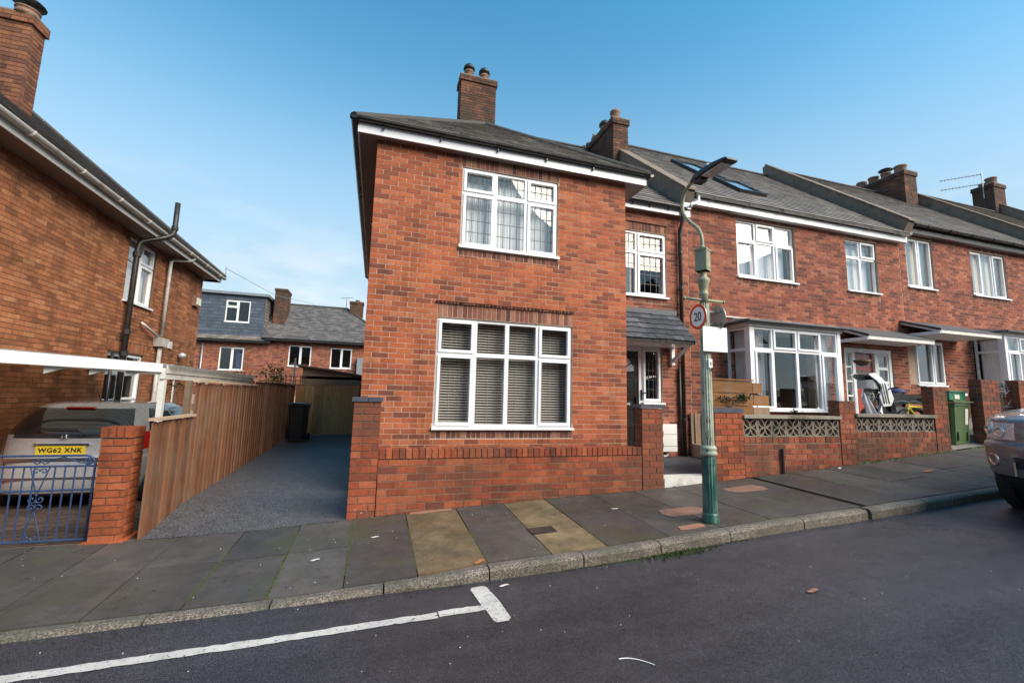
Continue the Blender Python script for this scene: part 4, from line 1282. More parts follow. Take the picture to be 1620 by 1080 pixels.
# fascias, soffits, gutters
MB().box(-.455, 4.36, 6.36, 6.38, 5.388, 5.535).build('fascia', M['white'], h1)
MB().box(-.455, 4.36, 6.381, 6.495, 5.392, 5.405).build('soffit', M['soffit'], h1)
MB().box(-.475, -.456, 6.36, 15.4, 5.388, 5.535).build('fascia', M['white'], h1)
MB().box(-.455, -.202, 6.497, 15.4, 5.392, 5.405).build('soffit', M['soffit'], h1)
MB().box(4.361, 4.38, 6.36, 7.33, 5.388, 5.535).build('fascia', M['soffit'], h1)
MB().box(4.032, 4.36, 6.497, 7.33, 5.392, 5.405).build('soffit', M['soffit'], h1)
MB().box(4.382, 6.16, 7.415, 7.433, 5.49, 5.62).build('fascia', M['white'], h1)
MB().box(4.382, 5.95, 7.434, 7.55, 5.495, 5.51).build('soffit', M['soffit'], h1)
gutter(h1, (-.58, 6.305, 5.58), (4.40, 6.305, 5.58), 'black', .052)
gutter(h1, (-.53, 15.4, 5.58), (-.53, 6.26, 5.58), 'black', .052)
gutter(h1, (4.44, 7.2, 5.58), (4.44, 6.30, 5.58), 'black', .05)
gutter(h1, (4.45, 7.36, 5.64), (6.0, 7.36, 5.64), 'black', .05)
for u in (-.13, .72, 1.62, 2.45, 3.30):
    MB().box(u, u + .018, 6.315, 6.359, 5.47, 5.56).build('gutter_bracket', M['black'], h1)
for u in (4.75, 5.15, 5.6):
    MB().box(u, u + .018, 7.37, 7.414, 5.56, 5.63).build('gutter_bracket', M['black'], h1)
for u in (7.3, 8.6, 10.0, 11.5):
    MB().box(-.50, -.476, u, u + .018, 5.47, 5.56).build('gutter_bracket', M['black'], h1)
pipe(h1, [(-.30, 9.6, 5.3), (-.255, 9.6, 5.2), (-.255, 9.6, .45)], .034, 'black')
MB().box(-.275, -.205, 11.4, 11.47, .4, 4.6).build('cable_duct', M['black'], h1)

# chimney of the corner house
def chimney(root, x0, x1, y0, y1, z0, z1, bm='brick_soot', pots=(), nind=0, faces='flr', cap=2, mm='mortar_dark'):
    c = MB().box(x0 + .008, x1 - .008, y0 + .008, y1 - .008, z0, z1 - .01).build('chimney', M[mm], root)
    bricks(root, FY(y0), x0, x1, z0, z1 - cap * .0762, [], bm, nind=nind, parts=c)
    if 'l' in faces: bricks(root, FXm(x0), y0 + .092, y1, z0, z1 - cap * .0762, [], bm, nind=nind // 2, parts=c)
    if 'r' in faces: bricks(root, FXp(x1), y0 + .092, y1, z0, z1 - cap * .0762, [], bm, nind=nind // 2, parts=c)
    if cap:
        e = .035; zz = z1 - cap * .0762
        bricks(root, FY(y0 - e), x0 - e, x1 + e, zz, z1, [], bm, parts=c, depth=.12)
        bricks(root, FXm(x0 - e), y0 - e + .122, y1 + e, zz, z1, [], bm, parts=c, depth=.12)
        bricks(root, FXp(x1 + e), y0 - e + .122, y1 + e, zz, z1, [], bm, parts=c, depth=.12)
        MB().box(x0 - e, x1 + e, y0 - e, y1 + e, z1, z1 + .03).build('flaunching', M['render_brown'], c)
    for (px, py, r, h, kind) in pots:
        zt = z1 + .02
        p = MB().lathe([(r * 1.12, 0), (r * 1.05, .06), (r * .95, h * .8), (r * 1.1, h * .86), (r * 1.1, h), (r * .85, h), (r * .8, h * .7)], px, py, 14, cz=zt).build('chimney_pot', M['pot'], c, True)
        if kind == 'cowl':
            cw = MB().lathe([(r * 1.0, h), (r * 1.02, h + .05), (r * 1.35, h + .06), (r * 1.3, h + .12), (r * .9, h + .19), (r * .2, h + .22)], px, py, 14, cz=zt).build('cowl', M['plastic_dark'], p, True)
        if kind == 'disc':
            cw = MB().lathe([(.02, h), (.02, h + .12), (r * 1.5, h + .12), (r * 1.2, h + .16), (.03, h + .18)], px, py, 14, cz=zt).build('cowl', M['plastic_dark'], p, True)
    return c
chimney(h1, 1.73, 2.72, 11.0, 11.5, 7.0, 10.36, pots=[(1.98, 11.25, .12, .30, 'cowl'), (2.42, 11.25, .12, .28, 'cowl')], nind=110)

# ================================================================== TERRACE
def terrace(x0, x1, dz, label, bm, nb_, ns_, ups, holes, gut, fasc, sold=(), flip=False, deep=True):
    h = thing('terraced_house', label, 'house', ((x0 + x1) / 2, 7.55, .6 + dz))
    F = FY(7.55); top = 5.84 + dz
    allh = [u[:4] for u in ups] + holes
    wallslab(h, F, x0, x1, .2, top, allh, M['mortar_mid'], .25)
    s2 = []
    for u in ups:
        s2.append((u[0] - .02, u[1] + .02, u[2] - .14, u[2] - .045, 'brick_soldier'))
        s2.append((u[0] - .02, u[1] + .02, u[3] + .01, min(u[3] + .19, top), 'brick_soldier'))
    bricks(h, F, x0, x1, .6 + dz, top, allh, bm, .2286, .0762, .010, nb_, s2 + list(sold))
    for u in ups:
        window(h, F, u[0] + .008, u[1] - .008, u[2] + .01, u[3] - .008, u[4], back=.06)
    ze = 6.0 + dz; zr_ = ze + (YR - 7.31) * TM
    n = (0, -.6, .7)
    r1 = MB().prism([(x0, 7.31, ze), (x1, 7.31, ze), (x1, YR, zr_), (x0, YR, zr_)], (0, .03, -.04)).build('roof', M['slate'], h)
    slates(r1, pf(7.31, ze, TM, SM), [(x0, -.04), (x1, -.04), (x1, (YR - 7.31) * SM), (x0, (YR - 7.31) * SM)], 'slate_brown', w=.26, g=.19, nind=ns_)
    MB().prism([(x0, 15.6, ze), (x1, 15.6, ze), (x1, YR, zr_), (x0, YR, zr_)], (0, -.03, -.04)).build('roof', M['slate'], h)
    ridge(h, (x0 + .25, YR, zr_ + .03), (x1, YR, zr_ + .03))
    MB().box(x0, x1, 15.0, 15.25, 0, top).build('back_wall', M['brick_soldier'], h)
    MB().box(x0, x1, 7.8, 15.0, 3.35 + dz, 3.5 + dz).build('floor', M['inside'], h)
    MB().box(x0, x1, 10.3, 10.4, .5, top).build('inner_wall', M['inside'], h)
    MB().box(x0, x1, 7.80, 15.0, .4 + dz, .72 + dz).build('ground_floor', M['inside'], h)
    MB().box(x0 - .02, x1 + .1, 7.41, 7.43, 5.80 + dz, 5.945 + dz).build('fascia', M[fasc], h)
    MB().box(x0, x1, 7.431, 7.55, 5.805 + dz, 5.82 + dz).build('soffit', M['soffit' if fasc != 'white' else 'white_old'], h)
    g = gutter(h, (x0 + .05, 7.34, 6.01 + dz), (x1 + .1, 7.34, 6.01 + dz), gut, .062, brackets=7)
    # raised party wall on the left side, with coping
    a, b = x0 - .26, x0 + .0
    ly = 11.4
    prof = [(7.56, ze - .5), (7.30, ze - .02), (7.30, ze + .06), (YR, zr_ + .13), (YR + .12, zr_ + .08), (YR + .12, ze - .75)]
    MB().prism([(a, y, z) for y, z in prof], (b - a, 0, 0)).build('party_wall', M['render_brown'], h)
    prof = [(7.08, ze + .055), (7.08, ze + .10), (YR, zr_ + .245), (YR, zr_ + .20)]
    nseg = 9
    for i in range(nseg):
        t0, t1 = i / nseg + .002, (i + 1) / nseg - .002
        A = lambda t, o_: (a - .03, 7.24 + (YR - 7.24) * t, ze + .02 + o_ + (zr_ + .135 - ze - .02) * t)
        MB().prism([A(t0, 0), A(t1, 0), A(t1, .04), A(t0, .04)], (b - a + .06, 0, 0)).build('coping_stone', M['render_brown'], h)
    return h, F

two = lambda l, r: [(.5, l), (.5, r)]
# --- middle house
h2, F = terrace(6.20, 12.74, 0, 'middle terraced house with two roof windows, white bay and red front door', 'brick_terrace', 300, 150,
    [(7.50, 9.20, 4.385, 5.715, [(.34, [(.66, True), (.34, False)]), (.33, [(.66, False), (.34, True)]), (.33, [(.66, True), (.34, False)])]),
     (10.83, 11.91, 4.395, 5.705, [(.5, [(.66, False), (.34, False)]), (.5, [(.66, False), (.34, True)])])],
    [(7.30, 9.65, 1.2, 3.15), (10.55, 12.18, .85, 2.99)], 'cream_gutter', 'white')
MB().box(5.96, 6.19, 7.35, 7.54, 1.0, 5.9)  # (mass of the party wall is inside the walls)
wallslab(h2, F, 5.96, 6.195, .3, 5.86, [], M['mortar_mid'], .25)
bricks(h2, F, 5.955, 6.199, .3, 5.80, [], 'brick_terrace', .2286, .0762, .010, 40)
MB().box(5.98, 6.17, 7.40, 7.432, 5.66, 5.945).build('fascia_end', M['white'], h2)
pipe(h2, [(6.32, 7.34, 5.96), (6.32, 7.34, 5.82), (6.12, 7.33, 5.74), (6.10, 7.33, 5.66)], .034, 'white', name='gutter_outlet')

RF2 = pf(7.31, 6.0, TM, SM)
def rooflight(X0, X1, Y0, Y1):
    s0, s1 = (Y0 - 7.31) * SM, (Y1 - 7.31) * SM
    r = MB(); ring(r, RF2, X0, X1, s0, s1, .07, .0, .10); r = r.build('roof_window', M['plastic_dark'], h2)
    MB().fbox(RF2, X0 + .07, X1 - .07, s0 + .07, s1 - .07, .05, .075).build('pane', M['glass_hi'], r)
    MB().fbox(RF2, X0 + .07, X1 - .07, s0 + .07, s1 - .07, .02, .04).build('blind', M['net'], r)
rooflight(7.85, 8.70, 9.10, 10.25)
rooflight(8.15, 8.98, 8.08, 8.95)

# bay of the middle house
def bay(h, X0, X1, Yf, z0, z1, dz, full=True):
    b = MB()
    F = FY(Yf)
    b.box(X0 + .02, X1 - .02, Yf + .06, 7.54, z0 - .9, z0 - .01)
    bm_ = b.build('bay_base', M['mortar_mid'], h)
    bricks(h, FY(Yf + .05), X0 + .01, X1 - .01, z0 - .9, z0 - .06, [], 'brick_terrace', nind=0)
    w_ = X1 - X0
    window(h, F, X0 + .10, X1 - .10, z0, z1, [(.215, [(.73, True), (.27, False)]), (.285, [(.73, False), (.27, True)]), (.285, [(.73, False), (.27, True)]), (.215, [(.73, True), (.27, False)])], back=.0, name='bay_window')
    for x in (X0, X1 - .095):
        MB().box(x, x + .095, Yf - .01, Yf + .085, z0 - .06, z1 + .02).build('corner_post', M['white'], h)
    FS = Fr((X0 - .0, 0, 0), (0, 1, 0), (0, 0, 1), (-1, 0, 0))
    window(h, FS, Yf + .09, 7.54, z0, z1, [(1, [(.73, False), (.27, False)])], back=.0, name='bay_window', sill=False)
    FS2 = Fr((X1, 0, 0), (0, 1, 0), (0, 0, 1), (1, 0, 0))
    window(h, FS2, Yf + .09, 7.54, z0, z1, [(1, [(.73, False), (.27, False)])], back=.0, name='bay_window', sill=False)
    MB().box(X0 - .03, X1 + .03, Yf - .04, 7.545, z1 + .02, z1 + .10).build('bay_head', M['white_old'], h)
    r = MB()
    r.prism([(X0 - .16, Yf - .18, z1 + .10), (X1 + .16, Yf - .18, z1 + .10), (X1 + .16, 7.545, z1 + .10), (X0 - .16, 7.545, z1 + .10)], (0, 0, .03))
    r.add([(X0 - .16, Yf - .18, z1 + .131), (X1 + .16, Yf - .18, z1 + .131), (X1 + .16, 7.545, z1 + .131), (X0 - .16, 7.545, z1 + .131), (X0 + .2, 7.545, z1 + .29), (X1 - .2, 7.545, z1 + .29)],
          [(0, 1, 5, 4), (1, 2, 5), (3, 0, 4), (2, 3, 4, 5), (0, 3, 2, 1)])
    r.build('bay_roof', M['lead_grey'], h)
bay(h2, 7.12, 9.60, 6.95, 1.50, 3.14, 0)
MB().box(6.22, 10.5, 7.51, 7.546, 3.43, 3.455).build('flashing', M['white_old'], h2)
curtain(FY(7.0), 7.26, 7.66, 1.56, 3.1, -.12, 'net_grey', 'grey curtain behind the leftmost front light of the middle house bay')
curtain(FY(7.0), 9.05, 9.46, 1.56, 3.1, -.12, 'net_grey', 'grey curtain behind the rightmost front light of the middle house bay')
curtain(Fr((7.22, 0, 0), (0, 1, 0), (0, 0, 1), (-1, 0, 0)), 7.06, 7.50, 1.56, 3.1, -.05, 'net_grey', 'grey curtain in the side light of the middle house bay')
curtain(FY(7.55), 7.55, 8.1, 4.42, 5.2, -.22, 'net_grey', 'net curtain in the left light of the wide upper window of the middle house')
curtain(FY(7.55), 8.1, 9.12, 4.42, 5.65, -.26, 'net', 'white curtains in the right lights of the wide upper window of the middle house')
curtain(FY(7.55), 10.9, 11.85, 4.42, 5.65, -.24, 'net', 'pale curtains in the narrow upper window of the middle house')
# plant and red ornament behind the bay glass
t = thing('pot_plant', 'spiky leafed pot plant standing inside the bay window behind the timber planter', 'plant', (7.45, 7.25, 1.5))
MB().lathe([(.05, 0), (.08, .14), (.085, .16)], 7.45, 7.25, 10, cz=1.5).build('pot', M['pot'], t)
mb = MB()
for i in range(26):
    a = random.uniform(0, 6.28); e = random.uniform(.1, 1.3); l_ = random.uniform(.16, .30)
    p0 = V((7.45, 7.25, 1.72)); d = V((math.cos(a) * math.cos(e), math.sin(a) * math.cos(e) * .5, math.sin(e)))
    s_ = d.cross(V((0, 1, 0))).normalized() * .012
    mb.add([p0 - s_, p0 + s_, p0 + d * l_ * .6 + s_, p0 + d * l_, p0 + d * l_ * .6 - s_], [(0, 1, 2, 3, 4)])
mb.build('leaves', M['leaf_dark'], t)
MB().tube([(7.45, 7.25, 1.64), (7.45, 7.25, 1.74)], .012, 6).build('stem', M['stem'], t)

# porch canopy, door and sidelights of the middle house
def canopy(h, X0, X1, Yf, zf, zb, dark='lead_grey'):
    c = MB().prism([(X0, 7.545, zb), (X0, Yf, zf + .055), (X0, Yf, zf + .01), (X0, 7.545, zb - .05)], (X1 - X0, 0, 0)).build('porch_canopy', M['white_old'], h)
    MB().box(X0 + .05, X1 - .05, Yf + .12, 7.545, zf + .0, zf + .02).build('canopy_soffit', M['white_old'], c)
    MB().prism([(X0 - .03, 7.545, zb + .012), (X0 - .03, Yf - .04, zf + .065), (X0 - .03, Yf - .04, zf + .10), (X0 - .03, 7.545, zb + .05)], (X1 - X0 + .06, 0, 0)).build('canopy_roof', M[dark], c)
    MB().box(X0 - .02, X1 + .02, Yf - .03, Yf - .004, zf - .015, zf + .06).build('fascia', M['white_old'], c)
    MB().box(X0 - .045, X0 - .022, Yf - .02, 7.54, zf - .03, zf + .045).build('side_board', M['white'], c)
    return c
canopy(h2, 10.40, 12.52, 6.90, 3.10, 3.42)
door = MB().fbox(F, 10.93, 11.58, .88, 2.86, -.14, -.09).build('door', M['door_red'], h2)
for i in range(3):
    for j in range(3):
        u = 11.01 + i * .185; v = 2.02 + j * .26
        mb = MB().fbox(F, u, u + .115, v, v + .19, -.092, -.086)
        mb.build('pane', M['carglass'], door)
MB().fbox(F, 11.13, 11.38, 1.76, 1.84, -.09, -.075).build('letter_plate', M['chrome'], door)
for (a, b) in ((10.98, 11.24), (11.28, 11.53)):
    mb = MB(); ring(mb, F, a, b, 1.0, 1.68, .014, -.092, -.08); mb.build('door_panel', M['door_red'], door)
mb = MB()
for (a, b) in ((10.56, 10.62), (10.84, 10.925), (11.585, 11.70), (12.08, 12.17)): mb.fbox(F, a, b, .86, 2.88, -.15, -.03)
mb.fbox(F, 10.56, 12.17, 2.882, 2.98, -.15, -.025)
mb.build('door_frame', M['white'], h2)
window(h2, F, 10.625, 10.835, 1.5, 2.87, [(1, [(1, False), (1, False), (1, False), (1, False)])], back=.05, name='sidelight', sill=False, fw=.02)
window(h2, F, 11.71, 12.07, 1.5, 2.87, [(1, [(1, False), (1, False), (1, False), (1, False)])], back=.05, name='sidelight', sill=False, fw=.035)
MB().fbox(F, 10.625, 10.835, .86, 1.49, -.12, -.05).build('side_panel', M['white'], h2)
MB().fbox(F, 11.71, 12.07, .86, 1.49, -.12, -.05).build('side_panel', M['white'], h2)
hb = thing('hanging_basket', 'bare brown hanging basket before the red front door', 'basket', (10.52, 7.15, 2.60))
MB().lathe([(.02, -.09), (.09, -.07), (.15, -.01), (.17, .04), (.15, .045), (.02, .03)], 10.52, 7.15, 14, cz=2.60).build('bowl', M['coir'], hb, True)
for k in range(3):
    a = 2.1 * k
    MB().tube([(10.52 + .15 * math.cos(a), 7.15 + .15 * math.sin(a), 2.64), (10.52, 7.15, 3.04)], .004, 4).build('chain', M['galv'], hb)

# --- third house
h3, F = terrace(12.99, 19.20, .30, 'third terraced house with dark gutter and white porch window', 'brick_terrace', 60, 60,
    [(12.955 + .02, 14.03, 4.70, 6.04, [(.5, [(1, True)]), (.5, [(1, True)])]),
     (15.60, 17.15, 4.72, 5.99, [(.33, [(1, True)]), (.33, [(1, False)]), (.34, [(1, True)])])],
    [(12.995, 14.05, 2.18, 3.30), (15.30, 17.9, 1.5, 3.4)], 'black', 'plastic_dark')
wallslab(h3, F, 12.745, 12.985, .3, 6.1, [], M['mortar_mid'], .25)
bricks(h3, F, 12.745, 12.985, .6, 6.1, [(12.745, 12.99, 2.18, 3.3)], 'brick_terrace', .2286, .0762, .010, 0)
window(h3, F, 13.0, 14.045, 2.19, 3.28, [(.6, [(1, True)]), (.4, [(1, True)])], back=.0, name='porch_window')
MB().fbox(F, 13.3, 13.75, 1.3, 2.14, -.02, .01).build('door_panel', M['white'], h3)
MB().box(13.05, 14.5, 7.36, 7.50, 1.93, 1.99).build('porch_shelf', M['white'], h3)
canopy(h3, 12.55, 14.75, 6.75, 3.36, 3.72)
bay(h3, 15.35, 17.85, 6.95, 2.05, 3.48, .3)
curtain(FY(7.0), 15.5, 15.95, 2.1, 3.42, -.12, 'net', 'white curtain behind the bay window of the third house')
curtain(Fr((15.45, 0, 0), (0, 1, 0), (0, 0, 1), (-1, 0, 0)), 7.06, 7.5, 2.1, 3.42, -.05, 'net', 'white curtain in the side light of the third house bay')
curtain(FY(7.55), 13.0, 14.0, 4.75, 6.0, -.2, 'cream_reflection_cover', 'added cream sheet standing for the sky reflection in the two light upper window of the third house', amp=.004, name='sky_reflection_sheet')  # sheet added behind the glass to paint in the reflected cloud
curtain(FY(7.55), 15.65, 17.1, 4.77, 5.95, -.2, 'cream_reflection_cover', 'added cream sheet standing for the sky reflection in the three light upper window of the third house', amp=.004, name='sky_reflection_sheet')  # same added sheet, cloud reflection put into its colour
# --- fourth and fifth
h4, F = terrace(19.46, 25.8, .62, 'fourth terraced house of which mostly the slate roof shows', 'brick_terrace', 0, 0,
    [(20.6, 22.2, 4.99, 6.3, [(.33, [(1, True)]), (.33, [(1, False)]), (.34, [(1, True)])])], [], 'black', 'plastic_dark')
h5, F = terrace(26.06, 33, .95, 'farthest terraced house at the right edge with its roof end showing', 'brick_terrace', 0, 0, [], [], 'black', 'plastic_dark')

# party wall stacks, built on the roofs
c = chimney(h2, 5.74, 6.21, 9.85, 12.6, 6.6, 9.24, pots=[(5.98, 10.15, .13, .40, 'p'), (5.98, 10.75, .12, .28, 'cowl'), (5.98, 11.25, .11, .30, 'p'), (5.98, 11.7, .11, .32, 'p'), (5.98, 12.1, .11, .26, 'cowl'), (5.98, 12.42, .10, .22, 'p')], nind=60)
chimney(h3, 18.35, 19.02, 10.5, 13.2, 8.4, 10.38, pots=[(18.7, 10.8, .19, .34, 'p'), (18.7, 11.3, .16, .30, 'disc'), (18.7, 11.75, .17, .34, 'p'), (18.7, 12.2, .17, .34, 'p'), (18.7, 12.6, .17, .34, 'p'), (18.7, 13.0, .17, .3, 'p')])
chimney(h5, 25.5, 26.3, 11.3, 12.05, 9.3, 11.50, pots=[(25.8, 11.5, .19, .34, 'p'), (26.0, 11.85, .16, .26, 'p')])
# aerial on the last stack
t = thing('aerial', 'thin television aerial on the right hand chimney', 'aerial', (25.4, 11.6, 11.5))
MB().tube([(25.4, 11.6, 10.9), (25.4, 11.6, 12.1)], .02, 5).build('mast', M['galv'], t)
for z in (12.05, 11.6):
    a = V((25.45, 11.6, z)); b = V((24.2, 12.5, z - .12))
    MB().tube([a, b], .016, 4).build('boom', M['galv'], t)
    mb = MB()
    for k in range(12):
        p = a + (b - a) * (k + .5) / 12
        mb.tube([p - V((0, 0, .07)), p + V((0, 0, .07))], .007, 4)
    mb.build('elements', M['galv'], t)

# ================================================================== LEFT HOUSE
hl = thing('detached_house', 'brown orange brick house on the left with black vent pipe and long eaves', 'house', (-7, 10, .0))
F = FXp(-5.1)
lh = [(10.86, 12.02, 3.42, 4.79), (10.6, 12.0, 1.33, 2.33), (12.66, 13.15, .05, 2.05), (13.68, 13.92, 1.15, 1.92)]
wallslab(hl, F, 5.994, 14.9, -.3, 4.9, lh, M['mortar_dark'], .25)
bricks(hl, F, 5.994, 14.9, -.1, 4.9, lh, 'brick_left', .2286, .0762, .010, 300, [(10.84, 12.04, 3.26, 3.37, 'brick_left'), (10.5, 12.1, 2.36, 2.56, 'brick_left'), (13.62, 13.98, 1.94, 2.10, 'brick_left')])
MB().box(-11.5, -5.107, 5.907, 5.99, -.3, 4.9).build('front_wall', M['mortar_dark'], hl)
MB().box(-11.5, -5.36, 5.991, 6.15, -.3, 4.9).build('front_wall', M['mortar_dark'], hl)
bricks(hl, FY(5.9), -11.5, -5.1, -.1, 4.9, [], 'brick_left', nind=0, depth=.08)
MB().box(-11.5, -5.11, 14.65, 14.88, -.3, 4.9).build('back_wall', M['brick_left'], hl)
MB().box(-11.5, -11.25, 6.15, 14.65, -.3, 4.9).build('side_wall', M['brick_left'], hl)
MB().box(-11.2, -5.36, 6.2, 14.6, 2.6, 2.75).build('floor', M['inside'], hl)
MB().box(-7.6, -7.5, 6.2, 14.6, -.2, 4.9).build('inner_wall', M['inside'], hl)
window(hl, F, 10.87, 12.01, 3.43, 4.78, [(.5, [(.66, False), (.34, False)]), (.5, [(.66, True), (.34, True)])], back=.05)
curtain(F, 10.9, 12.0, 3.46, 4.75, -.2, 'cream_reflection_cover', 'added cream sheet standing for the sky reflection in the upper window of the left brick house', amp=.004, name='sky_reflection_sheet')  # sheet added to give this window its reflected bright sky
window(hl, F, 10.61, 11.99, 1.34, 2.32, [(.5, [(.72, False), (.28, False)]), (.5, [(.72, True), (.28, True)])], back=.05)
window(hl, F, 12.67, 13.14, .06, 2.04, [(1, [(.5, True), (.5, True)])], back=.05, name='side_door', sill=False)
window(hl, F, 13.69, 13.91, 1.16, 1.91, [(1, [(1, False)])], back=.05, sill=False)
# roof
ex, ez = -4.66, 5.06
TL = .84; SLL = math.sqrt(1 + TL * TL)
rx = (-4.66 - 11.9) / 2; rzl = ez + (ex - rx) * TL; hh = ex - rx
rfl = MB().prism([(ex, 5.5, ez), (ex, 15.3, ez), (rx, 15.3 - hh, rzl), (rx, 5.5 + hh, rzl)], (-.03, 0, -.04)).build('roof', M['slate'], hl)
LFF = Fr((ex, 0, ez), (0, 1, 0), (-1 / SLL, 0, TL / SLL), (TL / SLL, 0, 1 / SLL))
slates(rfl, LFF, [(5.5, -.02), (15.3, -.02), (15.3 - hh, hh * SLL), (5.5 + hh, hh * SLL)], 'slate', nind=60)
for pts in ([(ex, 15.3, ez), (-11.9, 15.3, ez), (rx, 15.3 - hh, rzl)], [(ex, 5.5, ez), (-11.9, 5.5, ez), (rx, 5.5 + hh, rzl)], [(-11.9, 5.5, ez), (-11.9, 15.3, ez), (rx, 15.3 - hh, rzl), (rx, 5.5 + hh, rzl)]):
    MB().prism(pts, (0, 0, -.05)).build('roof', M['slate'], hl)
ridge(hl, (ex, 15.3, ez + .03), (rx, 15.3 - hh, rzl + .03))
MB().box(-4.745, -4.725, 5.6, 15.2, 4.86, 5.02).build('fascia', M['white_old'], hl)
MB().box(-5.1, -4.746, 5.6, 15.2, 4.865, 4.885).build('soffit', M['soffit'], hl)
MB().box(-9, -4.746, 15.18, 15.2, 4.86, 5.02).build('fascia', M['white_old'], hl)
MB().box(-9, -4.75, 14.9, 15.179, 4.865, 4.885).build('soffit', M['soffit'], hl)
gutter(hl, (-4.665, 5.6, 5.02), (-4.665, 15.25, 5.02), 'cream_gutter', .062, brackets=9)
# vent pipe and downpipes
v_ = MB().tube([(-4.98, 10.9, -.05), (-4.98, 10.9, 4.55), (-4.96, 10.93, 4.68), (-4.86, 11.0, 4.76), (-4.62, 11.15, 4.90), (-4.52, 11.22, 5.0), (-4.50, 11.23, 5.1), (-4.50, 11.23, 5.75)], .052, 12).build('vent_pipe', M['black_iron'], hl, True)
for z in (2.3, 2.75, .9, 4.4):
    MB().tube([(-4.98, 10.9, z - .05), (-4.98, 10.9, z + .05)], .072, 12).build('collar', M['black_iron'], v_)
MB().tube([(-4.50, 11.23, 5.12), (-4.50, 11.23, 5.2)], .066, 12).build('collar', M['black_iron'], v_)
pipe(hl, [(-4.68, 12.95, 4.95), (-4.74, 12.85, 4.86), (-4.98, 12.55, 4.76), (-5.0, 12.5, 4.70), (-5.0, 12.5, 2.85)], .038, 'cream_gutter')
MB().prism([(-5.09, 12.36, 2.60), (-5.09, 12.60, 2.60), (-5.09, 12.66, 2.80), (-5.09, 12.30, 2.80)], (.19, 0, 0)).build('hopper', M['cream_gutter'], hl)
pipe(hl, [(-5.0, 12.48, 2.6), (-5.0, 12.48, -.05)], .045, 'cream_gutter')
pipe(hl, [(-5.06, 11.62, 3.05), (-5.02, 11.7, 3.0), (-5.0, 12.40, 2.80)], .026, 'white_old', 'waste_pipe')
pipe(hl, [(-5.03, 10.62, -.05), (-5.03, 10.62, 2.3)], .03, 'black_iron')
t = MB().fbox(F, 14.26, 14.62, 3.95, 4.26, .002, .08).build('alarm_box', M['terracotta_slab'], hl)
MB().fbox(F, 14.36, 14.64, 4.0, 4.2, .081, .10).build('cover', M['cream_reflection_cover'], t)
MB().fbox(F, 13.12, 13.30, 2.62, 2.80, .002, .03).build('air_vent', M['white_old'], hl)
t = MB().lathe([(.03, 0), (.08, .03), (.085, .10), (.04, .14)], -4.99, 13.75, 10, cz=2.42).build('wall_lamp', M['clear_lens'], hl, True)
MB().tube([(-5.1, 13.75, 2.5), (-4.99, 13.75, 2.5)], .02, 6).build('arm', M['galv'], t)
# chimney of the left house
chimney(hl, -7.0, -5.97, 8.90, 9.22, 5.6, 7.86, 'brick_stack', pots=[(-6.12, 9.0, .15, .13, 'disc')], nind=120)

# ================================================================== CARPORT
cp = thing('carport', 'lean-to carport with white front board and corrugated roof on the left house', 'carport', (-3.7, 7.5, 0))
MB().prism([(-5.06, 6.30, 1.885), (-2.47, 6.30, 1.81), (-2.47, 6.30, 1.91), (-5.06, 6.30, 2.06)], (0, -.03, 0)).build('front_board', M['white'], cp)
MB().box(-2.50, -2.44, 6.31, 10.1, 1.73, 1.86).build('side_beam', M['white_old'], cp)
MB().box(-2.435, -2.425, 6.31, 10.12, 1.80, 1.90).build('edge_board', M['white_old'], cp)
for y in (6.4, 7.3, 8.2, 9.1, 10.0):
    MB().prism([(-5.05, y, 1.93), (-2.51, y, 1.79), (-2.51, y, 1.86), (-5.05, y, 2.02)], (0, .05, 0)).build('rafter', M['white_old'], cp)
vs = []; n = 60
for k in range(n + 1):
    y = 6.31 + 3.85 * k / n; o_ = .012 * math.cos(k * math.pi)
    for (x, z) in ((-5.08, 2.075), (-2.36, 1.895)):
        vs += [(x, y, z + o_)]
for k in range(n + 1):
    y = 6.31 + 3.85 * k / n; o_ = .012 * math.cos(k * math.pi)
    for (x, z) in ((-5.08, 2.07), (-2.36, 1.888)):
        vs += [(x, y, z + o_ - .004)]
m2 = 2 * (n + 1)
fs = [(2 * k, 2 * k + 1, 2 * k + 3, 2 * k + 2) for k in range(n)] + [(m2 + 2 * k, m2 + 2 * k + 2, m2 + 2 * k + 3, m2 + 2 * k + 1) for k in range(n)]
fs += [(2 * k + 1, m2 + 2 * k + 1, m2 + 2 * k + 3, 2 * k + 3) for k in range(n)]
MB().add(vs, fs).build('roof_sheet', M['corrugated'], cp)
for y in (6.36, 7.75, 8.55, 9.5):
    MB().box(-2.50, -2.445, y - .03, y + .03, -.1, 1.73).build('post', M['white_old'], cp)
for x in (-3.62, -3.20, -2.85):
    MB().prism([(x, 6.34, 1.86), (x + .22, 6.34, 1.83), (x, 6.34, 1.75)], (0, .04, 0)).build('gusset', M['white_old'], cp)

